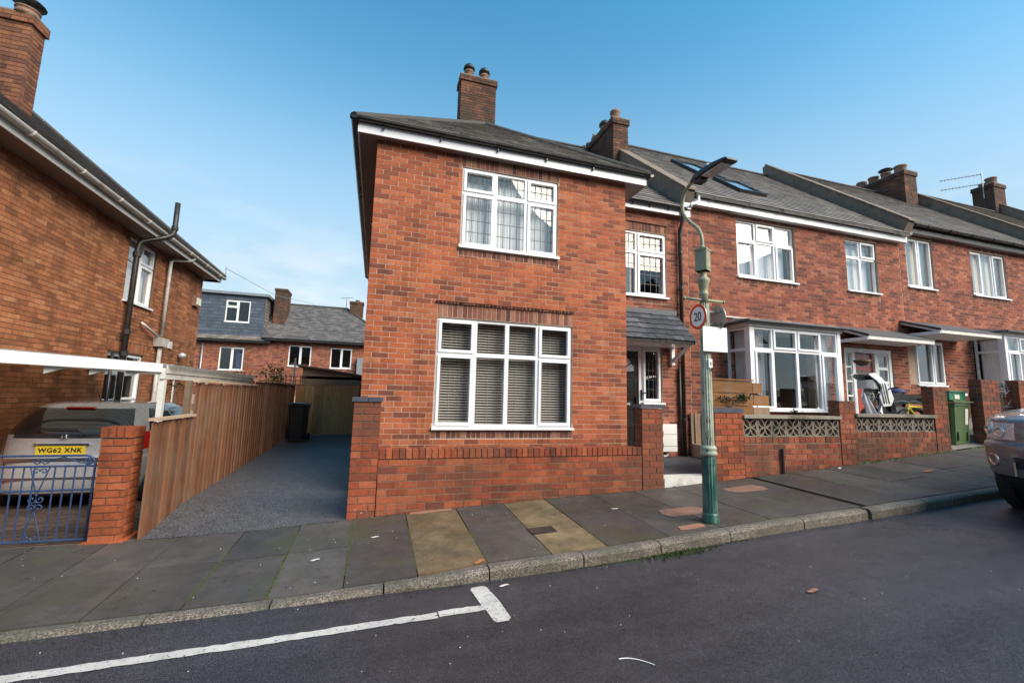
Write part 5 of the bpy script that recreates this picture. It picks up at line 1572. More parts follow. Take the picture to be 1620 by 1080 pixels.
# ================================================================== DRIVE FENCE AND BACK GATE
fe = thing('boundary_fence', 'stepped brown timber fence of upright boards along the driveway', 'fence', (-2.15, 9, .2))
FF = FXp(-2.15)
pitch = .094
y = 5.42; k = 0
while y < 13.42:
    top = 1.275 if y < 6.40 else (1.695 if y < 9.26 else 1.79)
    zb = dz_(-2.1, y) - .02
    pr_ = .018 if k % 2 else .0
    j = random.uniform(-.004, .004)
    put_box('board', 'wood', FF, y + .002, y + (.070 if k % 2 else .082), zb, top + j - .008, -.012 + pr_, .006 + pr_ + random.uniform(-.002, .002), fe)
    y += pitch / 1.25; k += 1
for (a, b, t_) in ((5.40, 6.42, 1.285), (6.43, 9.28, 1.705), (9.24, 13.42, 1.80)):
    MB().box(-2.185, -2.105, a, b, t_, t_ + .028).build('cap_rail', M['wood_cap'], fe)
    MB().box(-2.20, -2.163, max(a, 5.72), b, t_ - .35, t_ - .27).build('rail', M['wood_grey'], fe)
    MB().box(-2.20, -2.163, max(a, 5.72), b, .55, .63).build('rail', M['wood_grey'], fe)
for y in (5.75, 6.42, 9.26, 11.3, 13.42):
    MB().box(-2.25, -2.19, y - .04, y + .04, -.1, 1.25 if y < 6 else 1.72).build('post', M['wood_grey'], fe)
bgt = thing('driveway_gate', 'closed timber gate of upright boards at the end of the driveway', 'gate', (-1.2, 13.5, .4))
FG = FY(13.5)
x = -2.12; k = 0
while x < -.46:
    put_box('board', 'wood_gate', FG, x + .002, min(x + .115, -.45), .46, 1.80 + random.uniform(-.006, .006), -.012, .008 + .006 * (k % 2), bgt)
    x += .119; k += 1
for z in (.7, 1.55):
    MB().box(-2.12, -.45, 13.52, 13.56, z, z + .09).build('rail', M['wood_grey'], bgt)
MB().box(-.44, -.30, 13.46, 13.56, .3, 1.86).build('post', M['bin_black'], bgt)
MB().box(-2.12, -.45, 13.47, 13.53, 1.81, 1.83).build('cap_rail', M['wood_gate'], bgt)

def wheelie(name, label, m_, x, y, z, w_=.50, d=.56, h=1.0, rz=0, local_lid=None):
    b = thing(name, label, 'bin', (x, y, z), local=True, rz=rz)
    w0, w1 = w_ * .42, w_ * .5; d0, d1 = d * .38, d * .5
    vs = []
    for (ww, dd, zz) in ((w0, d0, .03), (w1 * .94, d1 * .94, h * .86), (w1, d1, h * .87), (w1, d1, h * .93)):
        c = .04
        for (sx, sy) in ((-1, -1), (1, -1), (1, 1), (-1, 1)):
            pa = (sx * ww, sy * (dd - c), zz); pb = (sx * (ww - c), sy * dd, zz)
            vs += [pa, pb] if sx * sy > 0 else [pb, pa]
    fs = [tuple(range(8))[::-1]]
    for k in range(3):
        for j in range(8):
            fs.append((k * 8 + j, k * 8 + (j + 1) % 8, (k + 1) * 8 + (j + 1) % 8, (k + 1) * 8 + j))
    fs.append(tuple(24 + j for j in range(8)))
    MB().add(vs, fs).build('body', M[m_], b)
    lid = MB()
    lid.prism([(-w1 - .015, -d1 - .03, h * .935), (w1 + .015, -d1 - .03, h * .935), (w1 + .015, d1 + .04, h * .955), (-w1 - .015, d1 + .04, h * .955)], (0, 0, .03))
    lid.prism([(-w1 + .04, -d1 + .02, h * .965), (w1 - .04, -d1 + .02, h * .965), (w1 - .05, d1 - .03, h * .985), (-w1 + .05, d1 - .03, h * .985)], (0, 0, .025))
    lid.build('lid', M[m_], b)
    MB().tube([(-w1 * .8, d1 + .07, h * .93), (w1 * .8, d1 + .07, h * .93)], .014, 8).build('handle', M[m_], b)
    for sx in (-1, 1):
        MB().tube([(sx * (w0 + .0), d0 + .03, .09), (sx * (w0 + .05), d0 + .03, .09)], .09, 14).build('wheel', M['tyre'], b)
        MB().box(sx * w1 * .5 - .01, sx * w1 * .5 + .01, -d0 - .035, -d0 - .005, .1, h * .3).build('rib', M[m_], b)
    return b
wheelie('wheelie_bin', 'dark brown wheelie bin at the far end of the driveway fence', 'bin_black', -1.78, 12.1, .41, .40, .5, .93, rz=-.1)
gb = wheelie('wheelie_bin', 'green wheelie bin between two brick piers with a teal box on its lid', 'bin_green', 10.72, 5.78, zw(10.6) + .02, .54, .5, .87)
MB().prism([(.08, -.216, .40), (.16, -.216, .40), (.16, -.238, .70), (.08, -.238, .70)], (0, -.003, 0)).build('sticker', M['paper'], gb)
t = thing('recycling_box', 'teal green recycling box lying on the green wheelie bin lid', 'box', (10.71, 5.76, zw(10.6) + .02 + .864), local=True)
mb = MB()
mb.prism([(-.235, -.17, 0), (.235, -.17, 0), (.235, .17, 0), (-.235, .17, 0)], (0, 0, .15))
mb.build('tub', M['box_green'], t)
mb = MB(); mb.box(-.26, .26, -.19, .19, .15, .175); mb.build('rim', M['box_green'], t)
MB().box(-.10, .04, -.178, -.171, .02, .10).build('sticker', M['paper'], t)

# ================================================================== BLUE GATE
bg_ = thing('iron_gate', 'blue painted wrought iron driveway gate with scrolls in front of the silver car', 'gate', (-3.6, YW + .06, .12))
F = FY(YW + .06)
GX0, GX1 = -4.75, -2.585
B_ = 'blue_iron'
for (v, r, e) in ((.845, .010, 0), (.62, .009, 0), (.155, .011, 0)):
    MB().tube([F.p(GX0, v), F.p(GX1 - .0, v)], r, 6).build('rail', M[B_], bg_)
pts = [F.p(GX0, .945), F.p(GX1 - .10, .945)] + [F.p(GX1 - .10 + .085 * math.sin(a), .86 + .085 * math.cos(a)) for a in (.4, .8, 1.2, 1.6)] + [F.p(GX1 - .015, .13)]
MB().tube(pts, .011, 7).build('top_rail', M[B_], bg_, True)
k = 0; u = GX1 - .09
while u > GX0:
    mid = -3.10 < u < -2.98
    if not (-3.055 < u < -2.955):
        MB().tube([F.p(u, .155), F.p(u, .845)], .0075, 6).build('bar', M[B_], bg_)
    u -= .0785; k += 1
for (cu) in (-3.025, -4.1):
    for sg in (-1, 1):
        for (du, v, r0, a0, s2) in ((.032, .54, .036, 0 if sg > 0 else math.pi, sg), (.032, .46, .036, 0 if sg > 0 else math.pi, -sg), (.036, .90, .036, 0 if sg > 0 else math.pi, sg), (.03, .80, .03, 0 if sg > 0 else math.pi, -sg), (.03, .19, .03, 0 if sg > 0 else math.pi, sg)):
            MB().tube(spiral(F, cu + sg * du, v, r0, 1.1, a0 + math.pi, s2), .006, 5).build('scroll', M[B_], bg_)
        MB().tube([F.p(cu + sg * .075, .845), F.p(cu, .57), F.p(cu, .43), F.p(cu + sg * .075, .155)], .006, 5).build('brace', M[B_], bg_)
MB().tube(spiral(F, GX1 - .075, .895, .04, 1.3, 0, -1), .008, 6).build('scroll', M[B_], bg_)
MB().tube([F.p(cu_ := -3.0, .90), F.p(-2.85, .93), F.p(-2.72, .875), F.p(-2.64, .875)], .006, 5).build('brace', M[B_], bg_)

# ================================================================== CARS
def loft(levels, N0=28, NS=56, N1=18, sub=4, kr=.28, kf=.45):
    """levels: (z, x_end0, x_end1, half width); returns rings of points (smooth in z) and per point keys"""
    L4 = []
    n = len(levels)
    for i in range(n - 1):
        P = [levels[max(0, i - 1)], levels[i], levels[i + 1], levels[min(n - 1, i + 2)]]
        for k in range(sub):
            t = k / sub
            L4.append(tuple(.5 * ((2 * P[1][c]) + (-P[0][c] + P[2][c]) * t + (2 * P[0][c] - 5 * P[1][c] + 4 * P[2][c] - P[3][c]) * t * t + (-P[0][c] + 3 * P[1][c] - 3 * P[2][c] + P[3][c]) * t ** 3) for c in range(4)))
    L4.append(levels[-1])
    rings = []
    for (z, a, b, w_) in L4:
        r = []
        ln = b - a
        k0 = min(kr, ln * .3); k1 = min(kf, ln * .3)
        for i in range(N0):
            t = -1 + 2 * i / N0
            r.append((V((a + k0 * abs(t) ** 4, w_ * t * (1 - .06 * abs(t) ** 8), z)), ('e0', t)))
        for i in range(NS):
            t = i / NS
            y = w_ * (.94 + .06 * min(1, math.sin(math.pi * min(max(t, 0), 1)) * 6))
            r.append((V((a + k0 + (b - a - k0 - k1) * t, y, z)), ('s', t)))
        for i in range(N1):
            t = 1 - 2 * i / N1
            r.append((V((b - k1 * abs(t) ** 4, w_ * t * (1 - .06 * abs(t) ** 8), z)), ('e1', t)))
        for i in range(NS):
            t = 1 - i / NS
            y = w_ * (.94 + .06 * min(1, math.sin(math.pi * min(max(t, 0), 1)) * 6))
            r.append((V((a + k0 + (b - a - k0 - k1) * t, -y, z)), ('s', -t)))
        rings.append(r)
    return rings

def carbody(root, rings, cls, mats, names):
    parts = {}
    n = len(rings[0])
    used = {}
    for i in range(len(rings) - 1):
        for j in range(n):
            k = (j + 1) % n
            ps = [rings[i][j][0], rings[i][k][0], rings[i + 1][k][0], rings[i + 1][j][0]]
            c = sum(ps, V((0, 0, 0))) / 4
            kk = cls(c, rings[i][j][1])
            d = parts.setdefault(kk, ({}, [], []))
            ids = []
            for (a, b) in ((i, j), (i, k), (i + 1, k), (i + 1, j)):
                if (a, b) not in d[0]:
                    d[0][(a, b)] = len(d[1]); d[1].append(rings[a][b][0])
                ids.append(d[0][(a, b)])
            d[2].append(tuple(ids[::-1]) if False else tuple(ids))
    top = [p for p, _ in rings[-1]]
    d = parts['body']
    base = len(d[1]); d[1].extend(top); d[2].append(tuple(range(base, base + n)))
    bot = [p for p, _ in rings[0]]
    base = len(d[1]); d[1].extend(bot); d[2].append(tuple(range(base, base + n))[::-1])
    res = {}
    for kk, (ids, vs, fs) in parts.items():
        mb = MB(); mb.add(vs, fs)
        res[kk] = mb.build(names.get(kk, kk), M[mats[kk]], root, True)
    return res

def wheel(root, x, y, r, w_=.20, rim='alloy', name='wheel'):
    sg = 1 if y > 0 else -1
    mb = MB()
    prof = [(r * .62, 0), (r * .95, .0), (r, w_ * .15), (r, w_ * .85), (r * .95, w_), (r * .62, w_)]
    vs = []; n = 28
    for (rr, d) in prof:
        for k in range(n):
            a = 2 * math.pi * k / n
            vs.append((x + rr * math.cos(a), y - sg * d, r + rr * math.sin(a)))
    fs = []
    for i in range(len(prof) - 1):
        for k in range(n):
            fs.append((i * n + k, i * n + (k + 1) % n, (i + 1) * n + (k + 1) % n, (i + 1) * n + k))
    w0 = mb.add(vs, fs).build(name, M['tyre'], root, True)
    mb = MB()
    mb.tube([(x, y - sg * .06, r), (x, y - sg * .10, r)], r * .62, 24)
    for k in range(5):
        a = 2 * math.pi * k / 5
        mb.tube([(x, y - sg * .03, r), (x + r * .6 * math.cos(a), y - sg * .03, r + r * .6 * math.sin(a))], .03, 6)
    mb.tube([(x, y - sg * .02, r), (x, y - sg * .05, r)], .06, 12)
    mb.build('rim', M[rim], w0)
    return w0

# silver hatchback (tail towards the street)
car = thing('parked_car', 'silver hatchback parked tail out under the carport behind the blue gate', 'car', (-3.95, 7.42, -.03), local=True, rz=math.radians(90))
CL = [(.17, .22, 3.70, .74), (.22, .07, 3.84, .80), (.34, .01, 3.90, .835), (.52, .0, 3.90, .845), (.66, .02, 3.88, .845), (.70, .05, 3.87, .84), (.85, .08, 3.80, .84), (.93, .09, 3.55, .83),
      (.99, .10, 3.1, .82), (1.04, .12, 2.95, .80), (1.22, .24, 2.60, .735), (1.34, .36, 2.30, .67), (1.40, .50, 2.1, .60), (1.425, .75, 1.9, .45), (1.43, 1.0, 1.7, .2)]
def ccls(c, key):
    z = c.z
    if key[0] == 'e0':
        t = abs(key[1])
        if z < .235: return 'trim'
        if .985 < z < 1.345 and t < .90 - .0 * (z - 1): return 'rear'
        if .945 < z <= .985 and t < .66: return 'strip'
        if .78 < z < 1.02 and t > .80: return 'lamp'
        if .37 < z < .41 and .62 < t < .86: return 'reflector'
    elif key[0] == 's':
        t = abs(key[1])
        if z < .235: return 'trim'
        if .78 < z < 1.02 and t < .05: return 'lamp'
        if 1.02 < z < 1.335 and .05 < t < .95 and not (.17 < t < .20) and not (.46 < t < .49): return 'side' if key[1] > 0 else 'side2'
    elif key[0] == 'e1':
        if 1.05 < z < 1.36: return 'front'
        if z < .235: return 'trim'
    return 'body'
rg = loft(CL)
P_ = carbody(car, rg, ccls, dict(body='silver', trim='plastic_dark', rear='carglass', strip='plastic_dark', lamp='red_lens', reflector='red_lens', side='carglass', side2='carglass', front='carglass'),
             dict(body='body', trim='sill_trim', rear='rear_window', strip='tailgate_trim', lamp='tail_lights', reflector='reflectors', side='side_windows', side2='side_windows', front='windscreen'))
FC = Fr((-.002, 0, 0), (0, -1, 0), (0, 0, 1), (-1, 0, 0))     # tail face: u to the viewer's right
for y in (-.85, .85):
    for x in (.72, 3.25):
        MB().tube([(x, y * .985 - math.copysign(.10, y), .30), (x, y * .985, .30)], .335, 28).build('wheel_arch', M['plastic_dark'], car)
        wheel(car, x, y * .99 + math.copysign(.006, y), .30)
pl_ = MB().fbox(FC, -.262, .262, .742, .852, -.055, -.035).build('number_plate', M['plate'], car)
text('registration', 'WG62 XNK', .083, FC, 0, .797, -.033, 'ink', pl_, spacing=1.12, bold=.002)
MB().fbox(FC, -.30, .30, .865, .885, -.09, -.04).build('handle_bar', M['chrome'], car)
mb = MB()
for s_ in (-1, 1): mb.tube([FC.p(s_ * .028, .945, -.07), FC.p(s_ * .018, .995, -.075)], .006, 6)
mb.tube([FC.p(-.022, .967, -.072), FC.p(.022, .967, -.072)], .005, 6)
mb.tube([FC.p(.044 * math.cos(a) * (1 + .08 * math.sin(a)), .970 + .036 * math.sin(a), -.072) for a in [k * math.pi / 8 for k in range(16)]], .004, 5, closed=True)
mb.build('emblem', M['chrome'], car)
mb = MB(); mb.tube([FC.p(.20, 1.0, -.08), FC.p(.12, 1.06, -.10), FC.p(-.28, 1.075, -.115)], .008, 6); mb.tube([FC.p(.20, .99, -.09), FC.p(.20, 1.0, -.06)], .022, 8)
mb.build('wiper', M['plastic_dark'], car)
for (z0, z1, w_, d) in ((.665, .70, .60, .005), (.43, .455, .74, .018)):
    MB().fbox(FC, -w_, w_, z0, z1, -.04, d * .4).build('bumper_glint_and_trim', M['alloy'], car)  # bright bars painting in the flash reflected along the tail bumper
mb = MB()
for sg in (-1, 1):
    mb.tube([(.075 + .012, sg * .60, .985), (.065, sg * .60, .86), (.045, sg * .595, .72), (.05, sg * .56, .60), (.045, sg * .50, .575)], .005, 5)
mb.tube([(.042, y * .05, .575) for y in range(-10, 11)], .005, 5)
mb.build('panel_gap', M['plastic_dark'], car)
MB().tube([(.75, -.02, 1.425), (.62, -.02, 1.60)], .006, 6).build('antenna', M['plastic_dark'], car)
MB().fbox(FC, -.16, .16, 1.335, 1.36, -.50, -.33).build('brake_light', M['red_lens'], car)

# dark silver off-roader at the kerb, nose to the left
suv = thing('parked_car', 'bronze grey off-road car parked at the kerb at the right edge, nose in view', 'car', (6.52, 2.40, zr(7.9) - .06), local=True)
suv.rotation_euler = (0, -math.atan(.058), math.radians(1.5))
SLV = [(.24, .34, 4.6, .84), (.30, .16, 4.72, .90), (.42, .05, 4.78, .935), (.50, .02, 4.80, .95), (.62, .0, 4.82, .955), (.74, .0, 4.82, .96), (.785, .02, 4.82, .955), (.80, .05, 4.82, .945), (.92, .06, 4.82, .945),
       (1.02, .09, 4.82, .94), (1.055, .16, 4.82, .935), (1.085, .35, 4.82, .93), (1.13, 1.1, 4.82, .92), (1.18, 1.32, 4.81, .90), (1.45, 1.62, 4.76, .84), (1.70, 1.90, 4.68, .79), (1.80, 2.1, 4.55, .73), (1.85, 2.4, 4.3, .5), (1.86, 2.8, 4.0, .2)]
def scls(c, key):
    z = c.z; t = abs(key[1])
    if z < .44: return 'trim'
    if key[0] == 'e0':
        if .815 < z < 1.00 and .60 < t: return 'lamp'
        if .815 < z < 1.01 and t < .44: return 'grille'
        if .52 < z < .66 and t < .56: return 'intake'
        if z > 1.2 and z < 1.7: return 'front'
    if key[0] == 's':
        if .815 < z < 1.00 and t < .035: return 'lamp'
        if 1.2 < z < 1.7 and .06 < t < .97 and not (.30 < t < .325) and not (.58 < t < .61): return 'side' if key[1] > 0 else 'side2'
    if key[0] == 'e1' and 1.2 < z < 1.7: return 'rear'
    return 'body'
rg = loft(SLV, N0=40, kr=.26, kf=.3)
carbody(suv, rg, scls, dict(body='suv', trim='plastic_dark', lamp='clear_lens', grille='plastic_dark', intake='plastic_dark', front='carglass', side='carglass', side2='carglass', rear='carglass'),
        dict(body='body', trim='bumper_skirt', lamp='headlights', grille='grille', intake='air_intake', front='windscreen', side='side_windows', side2='side_windows', rear='rear_window'))
for y in (-.96, .96):
    for x in (.92, 3.80):
        MB().tube([(x, y * .98 - math.copysign(.12, y), .38), (x, y * .99, .38)], .44, 30).build('wheel_arch', M['plastic_dark'], suv)
        wheel(suv, x, y * .99 + math.copysign(.012, y), .38, .24)
FS_ = Fr((0, 0, 0), (0, -1, 0), (0, 0, 1), (-1, 0, 0))
for sg in (-1, 1):
    for (yy, zz, r, dx) in ((.70, .895, .060, .06 + .26 * (.70 / .945) ** 4), (.83, .915, .045, .06 + .26 * (.83 / .945) ** 4)):
        MB().lathe([(r, 0), (r, .014), (r * .80, .018), (r * .68, .004)], 0, 0, 20).build('lamp_bowl', M['chrome'], suv, True).matrix_local = Matrix.Translation((dx + .008, sg * yy, zz)) @ Matrix.Rotation(-sg * math.atan(.26 * 4 / .945 * (yy / .945) ** 3), 4, 'Z') @ Matrix.Rotation(math.radians(-90), 4, 'Y')
    b_ = MB().lathe([(.075, 0), (.075, .02), (.055, .03), (.05, .01)], 0, 0, 20).build('fog_light', M['chrome'], suv, True)
    b_.matrix_local = Matrix.Translation((.135, sg * .76, .60)) @ Matrix.Rotation(-sg * .62, 4, 'Z') @ Matrix.Rotation(math.radians(-90), 4, 'Y')
    MB().box(.0, .03, sg * .56 - .008, sg * .56 + .008, .46, .60).build('bumper_glint_and_trim', M['chrome'], suv)
mb = MB(); ring(mb, FS_, -.43, .43, .815, 1.015, .018, -.09, -.035); mb.build('grille_frame', M['chrome'], suv)
for v in (.862, .925, .985):
    MB().fbox(FS_, -.41, .41, v - .010, v + .010, -.08, -.04).build('grille_bar', M['alloy'], suv)
for u in (-.36, -.24, -.12, 0, .12, .24, .36):
    for v in (.893, .955):
        MB().tube([FS_.p(u + .035 * math.cos(a), v + .018 * math.sin(a), -.055) for a in [k * math.pi / 6 for k in range(12)]], .004, 5, closed=True).build('grille_ring', M['alloy'], suv)
MB().tube([(.22, .55, 1.078), (.17, .53, 1.088), (.22, .50, 1.08)], .007, 5).build('emblem', M['chrome'], suv)

# ================================================================== LAMP POST
LX, LY, LZ = 3.45, 3.97, .345
lamp = thing('street_lamp', 'old pale green fluted street lamp with modern head and dark green base', 'street lamp', (LX, LY, LZ))
MB().lathe([(0.0875, 0), (0.0875, .045), (0.0826, .06), (0.0826, .10), (0.0770, .12)], LX, LY, 20, cz=LZ).build('base', M['pole_green'], lamp, True)
MB().lathe([(0.0756, .118), (0.0728, .16), (0.0714, .60), (0.0756, .62), (0.0756, .70), (0.0686, .705)], LX, LY, 32, cz=LZ, flute=.07).build('lower_shaft', M['pole_green'], lamp)
MB().lathe([(0.0700, .70), (0.0854, .715), (0.0882, .735), (0.0784, .75), (0.0784, .765), (0.0840, .775), (0.0840, .79), (0.0665, .81)], LX, LY, 24, cz=LZ).build('collar', M['pole_pale'], lamp, True)
MB().lathe([(0.0644, .80), (0.0616, .83), (0.0518, 2.30), (0.0490, 2.36)], LX, LY, 28, cz=LZ, flute=.11).build('shaft', M['pole_pale'], lamp)
MB().lathe([(0.0462, 2.35), (0.0434, 2.44), (0.0518, 2.455), (0.0518, 2.475), (0.0420, 2.485), (0.0448, 2.52), (0.0644, 2.61), (0.0700, 2.635), (0.0560, 2.65), (0.0406, 2.67), (0.0385, 2.735)], LX, LY, 20, cz=LZ).build('capital', M['pole_olive'], lamp, True)
a = MB(); a.tube([(LX - .27, LY, 2.745), (LX + .27, LY, 2.745)], .016, 10)
for s_ in (-1, 1): a.tube([(LX + s_ * .255, LY, 2.745), (LX + s_ * .275, LY, 2.745)], .021, 10)
a.build('ladder_bar', M['pole_olive'], lamp, True)
bx_ = MB(); bx_.box(-.062, .062, -.062, .062, 0, .255); bx_.box(-.068, .068, -.068, .068, .0, .02); bx_.box(-.068, .068, -.068, .068, .235, .255); bx_.box(-.045, .045, -.066, -.062, .03, .225)
bx_ = bx_.build('fuse_box', M['pole_olive'], lamp); R_ = Matrix.Rotation(math.radians(28), 4, 'Z')
bx_.matrix_local = Matrix.Translation(V((LX, LY, 3.075)) - off(lamp) + R_ @ off(lamp)) @ R_
MB().lathe([(0.0350, -.06), (0.0350, .0)], LX, LY, 12, cz=3.08).build('neck', M['pole_olive'], lamp)
MB().lathe([(0.0280, 0), (0.0315, .03), (0.0210, .05)], LX, LY, 12, cz=3.33).build('finial', M['pole_olive'], lamp)
def smooth(pts, n=4):
    out = []
    P = [V(p) for p in pts]
    for i in range(len(P) - 1):
        a, b, c, d = P[max(0, i - 1)], P[i], P[i + 1], P[min(len(P) - 1, i + 2)]
        for k in range(n):
            t = k / n
            out.append(.5 * ((2 * b) + (c - a) * t + (2 * a - 5 * b + 4 * c - d) * t * t + (-a + 3 * b - 3 * c + d) * t ** 3))
    return out + [P[-1]]
MB().tube(smooth([(LX, y, z) for y, z in ((3.97, 3.33), (3.975, 3.48), (4.03, 3.60), (4.15, 3.72), (4.26, 3.86), (4.29, 3.99), (4.25, 4.12), (4.15, 4.19), (4.03, 4.205))]), .021, 10).build('swan_neck', M['pole_olive'], lamp, True)
hd = MB()
sec = [(4.10, .035, 4.19, 4.225), (4.02, .06, 4.175, 4.25), (3.92, .085, 4.17, 4.24), (3.70, .10, 4.16, 4.225), (3.52, .095, 4.155, 4.195), (3.49, .075, 4.16, 4.18)]
vs = []
for (y, w_, z0, z1) in sec:
    vs += [(LX - w_, y, z0 + .01), (LX - w_ * .8, y, z0), (LX + w_ * .8, y, z0), (LX + w_, y, z0 + .01), (LX + w_ * .8, y, z1), (LX - w_ * .8, y, z1)]
fs = [(k * 6 + j, k * 6 + (j + 1) % 6, (k + 1) * 6 + (j + 1) % 6, (k + 1) * 6 + j) for k in range(5) for j in range(6)] + [tuple(range(6))[::-1], tuple(range(30, 36))]
hd = hd.add(vs, fs).build('lantern', M['plastic_dark'], lamp)
MB().box(LX - .07, LX + .07, 3.56, 3.86, 4.148, 4.155).build('led_panel', M['clear_lens'], hd)
MB().box(LX - .05, LX + .05, 3.90, 4.02, 4.13, 4.165).build('gear_box', M['plastic_dark'], hd)
MB().lathe([(.035, 0), (.04, .04), (.025, .06)], LX, 3.86, 12, cz=4.245).build('photocell', M['galv'], hd, True)
pt = MB().fbox(FY(LY - .063), 3.432, 3.480, 1.985, 2.08, 0, .003).build('number_label', M['sign_white'], lamp)
FT = Fr((3.458, LY - .0665, 2.035), (0, 0, -1), (1, 0, 0), (0, -1, 0))
text('column_number', '-22', .034, FT, 0, 0, .001, 'ink', pt)
MB().tube([(3.468, LY - .064, 1.985), (3.466, LY - .064, 1.95)], .006, 5).build('label_strap', M['black_iron'], lamp)

sg1 = thing('speed_sign', 'round red and white 20 speed limit sign on the lamp post', 'road sign', (3.335, 3.95, 2.545))
SF = Fr((3.345, 3.95, 2.545), (-.04, -.999, 0), (0, 0, 1), (-.999, .04, 0))
def disc(F, r0, r1, d0, d1, n=40):
    mb = MB(); vs = []
    if r0 == 0:
        return MB().prism([F.p(r1 * math.cos(2 * math.pi * k / n), r1 * math.sin(2 * math.pi * k / n), d0) for k in range(n)], F.n * (d1 - d0))
    for d in (d0, d1):
        for r in (r0, r1):
            vs += [F.p(r * math.cos(2 * math.pi * k / n), r * math.sin(2 * math.pi * k / n), d) for k in range(n)]
    fs = []
    for k in range(n):
        q = (k + 1) % n
        fs += [(2 * n + k, 2 * n + q, 3 * n + q, 3 * n + k)[::-1], (k, n + k, n + q, q)[::-1], (n + k, 3 * n + k, 3 * n + q, n + q)[::-1], (k, q, 2 * n + q, 2 * n + k)[::-1]]
    return mb.add(vs, fs)
disc(SF, 0, .140, -.008, 0).build('plate', M['galv'], sg1)
disc(SF, 0, .109, .0002, .0015).build('sign_face', M['sign_white'], sg1)
disc(SF, .109, .139, .0003, .0020).build('red_border', M['sign_red'], sg1)
text('numerals', '20', .138, SF, 0, -.004, .0022, 'ink', sg1, bold=.0015, sx=.86)
for v in (-.07, .07): MB().tube([SF.p(0, v, -.009), V((3.42, 3.96, 2.545 + v))], .010, 6).build('bracket', M['galv'], sg1)
sg2 = thing('speed_sign', 'round road sign seen from its grey back on the right of the lamp post', 'road sign', (3.59, 3.95, 2.545))
SB = Fr((3.60, 3.95, 2.545), (-.05, -.998, 0), (0, 0, 1), (-.998, .05, 0))
disc(SB, 0, .140, -.006, 0).build('plate', M['galv'], sg2)
for v in (-.07, .07):
    MB().fbox(SB, -.07, .07, v - .012, v + .012, .001, .014).build('clamp_channel', M['galv'], sg2)
    MB().tube([SB.p(0, v, .01), V((3.48, 3.96, 2.545 + v))], .010, 6).build('bracket', M['galv'], sg2)
sg3 = thing('parking_plate', 'blank looking white rectangular plate below the round sign on the lamp post', 'road sign', (3.515, 3.86, 2.3))
PF = Fr((3.512, 3.885, 2.297), (1, .03, 0), (0, 0, 1), (.03, -1, 0))
MB().fbox(PF, -.165, .165, -.135, .135, -.004, 0).build('plate', M['sign_white'], sg3)
for v in (-.08, .08): MB().tube([PF.p(-.06, v, -.005), PF.p(-.06, v, -.03)], .014, 6).build('clamp', M['galv'], sg3)

# ================================================================== PLANTER, MOTORBIKE, BICYCLE, TARPAULIN
pl = thing('timber_planter', 'orange stained timber planter box of wide boards with ivy behind the front wall', 'planter', (5.5, 5.9, .9))
F = FY(5.72)
for i in range(5):
    put_box('board', 'wood_planter', F, 5.06, 5.88, .98 + i * .198, 1.165 + i * .198, -.025, .002 * (i % 2), pl)
G = Fr((5.885, 5.72, 0), (.93, .36, 0), (0, 0, 1), (.36, -.93, 0))
for i, (L0, m_) in enumerate(((.66, 'wood_grey'), (.66, 'wood_grey'), (.62, 'wood_grey'), (.60, 'wood_planter'), (.34, 'wood_planter'))):
    put_box('board', m_, G, .005, L0, .98 + i * .198, 1.15 + i * .198, -.025, .002 * (i % 2), pl)
put_box('board', 'wood_grey', FXm(5.06), 5.75, 5.84, 1.0, 1.95, -.03, 0, pl)
MB().prism([(5.10, 5.75, 1.80), (5.88, 5.75, 1.80), (6.4, 5.97, 1.70), (6.35, 6.05, 1.70), (5.88, 5.86, 1.80), (5.1, 5.84, 1.80)], (0, 0, .02)).build('soil', M['soil'], pl)
MB().prism([(5.06, 5.70, 1.972), (5.9, 5.70, 1.972), (5.9, 5.78, 1.972), (5.06, 5.78, 1.972)], (0, 0, .018)).build('rim', M['wood_planter'], pl)

def leafy(name, label, cat, c, rad, n, s, mname, stems=5, group=None, drop=0):
    t = thing(name, label, cat, c, group=group)
    mb = MB()
    cl = [V((random.uniform(-1, 1) * rad[0], random.uniform(-1, 1) * rad[1], random.uniform(.25, 1) * rad[2])) for _ in range(max(3, n // 40))]
    for k in range(n):
        p = V(c) + random.choice(cl) + V((random.gauss(0, .22) * rad[0], random.gauss(0, .22) * rad[1], random.gauss(0, .16) * rad[2]))
        a = random.uniform(0, 6.28); e = random.uniform(-.8, .9)
        d = V((math.cos(a) * math.cos(e), math.sin(a) * math.cos(e), math.sin(e))); q = d.cross(V((random.random(), random.random(), .5))).normalized()
        l_ = s * random.uniform(.6, 1.3)
        mb.add([p - d * l_ * .5, p + q * l_ * .28, p + d * l_ * .5, p - q * l_ * .28], [(0, 1, 2, 3)])
    mb.build('foliage', M[mname], t)
    st = MB()
    for q in cl[:stems]:
        st.tube([V(c), V(c) + q * .5 + V((0, 0, .02)), V(c) + q], [.008, .006, .003], 5)
    st.build('stem', M['stem'], t)
    return t
leafy('ivy', 'trailing ivy hanging over the boards of the timber planter', 'plant', (5.42, 5.685, 1.55), (.36, .02, .16), 260, .035, 'leaf_dark')
leafy('shrub', 'small dark green tuft growing on the coping right of the timber planter', 'plant', (6.75, 5.75, 1.36), (.12, .08, .14), 160, .035, 'leaf_dark')
leafy('shrub', 'small green shrub behind the tall pier left of the green wheelie bin', 'plant', (10.9, 7.2, 1.6), (.25, .15, .5), 240, .05, 'leaf_dark')
leafy('shrub', 'light green bush above the fence at the far end of the carport', 'plant', (-2.75, 10.4, 1.55), (.3, .3, .42), 420, .055, 'leaf_green')
leafy('shrub', 'leafy green bush behind the fence between carport and trellis', 'plant', (-2.35, 11.6, 1.75), (.22, .3, .38), 380, .055, 'leaf_green')
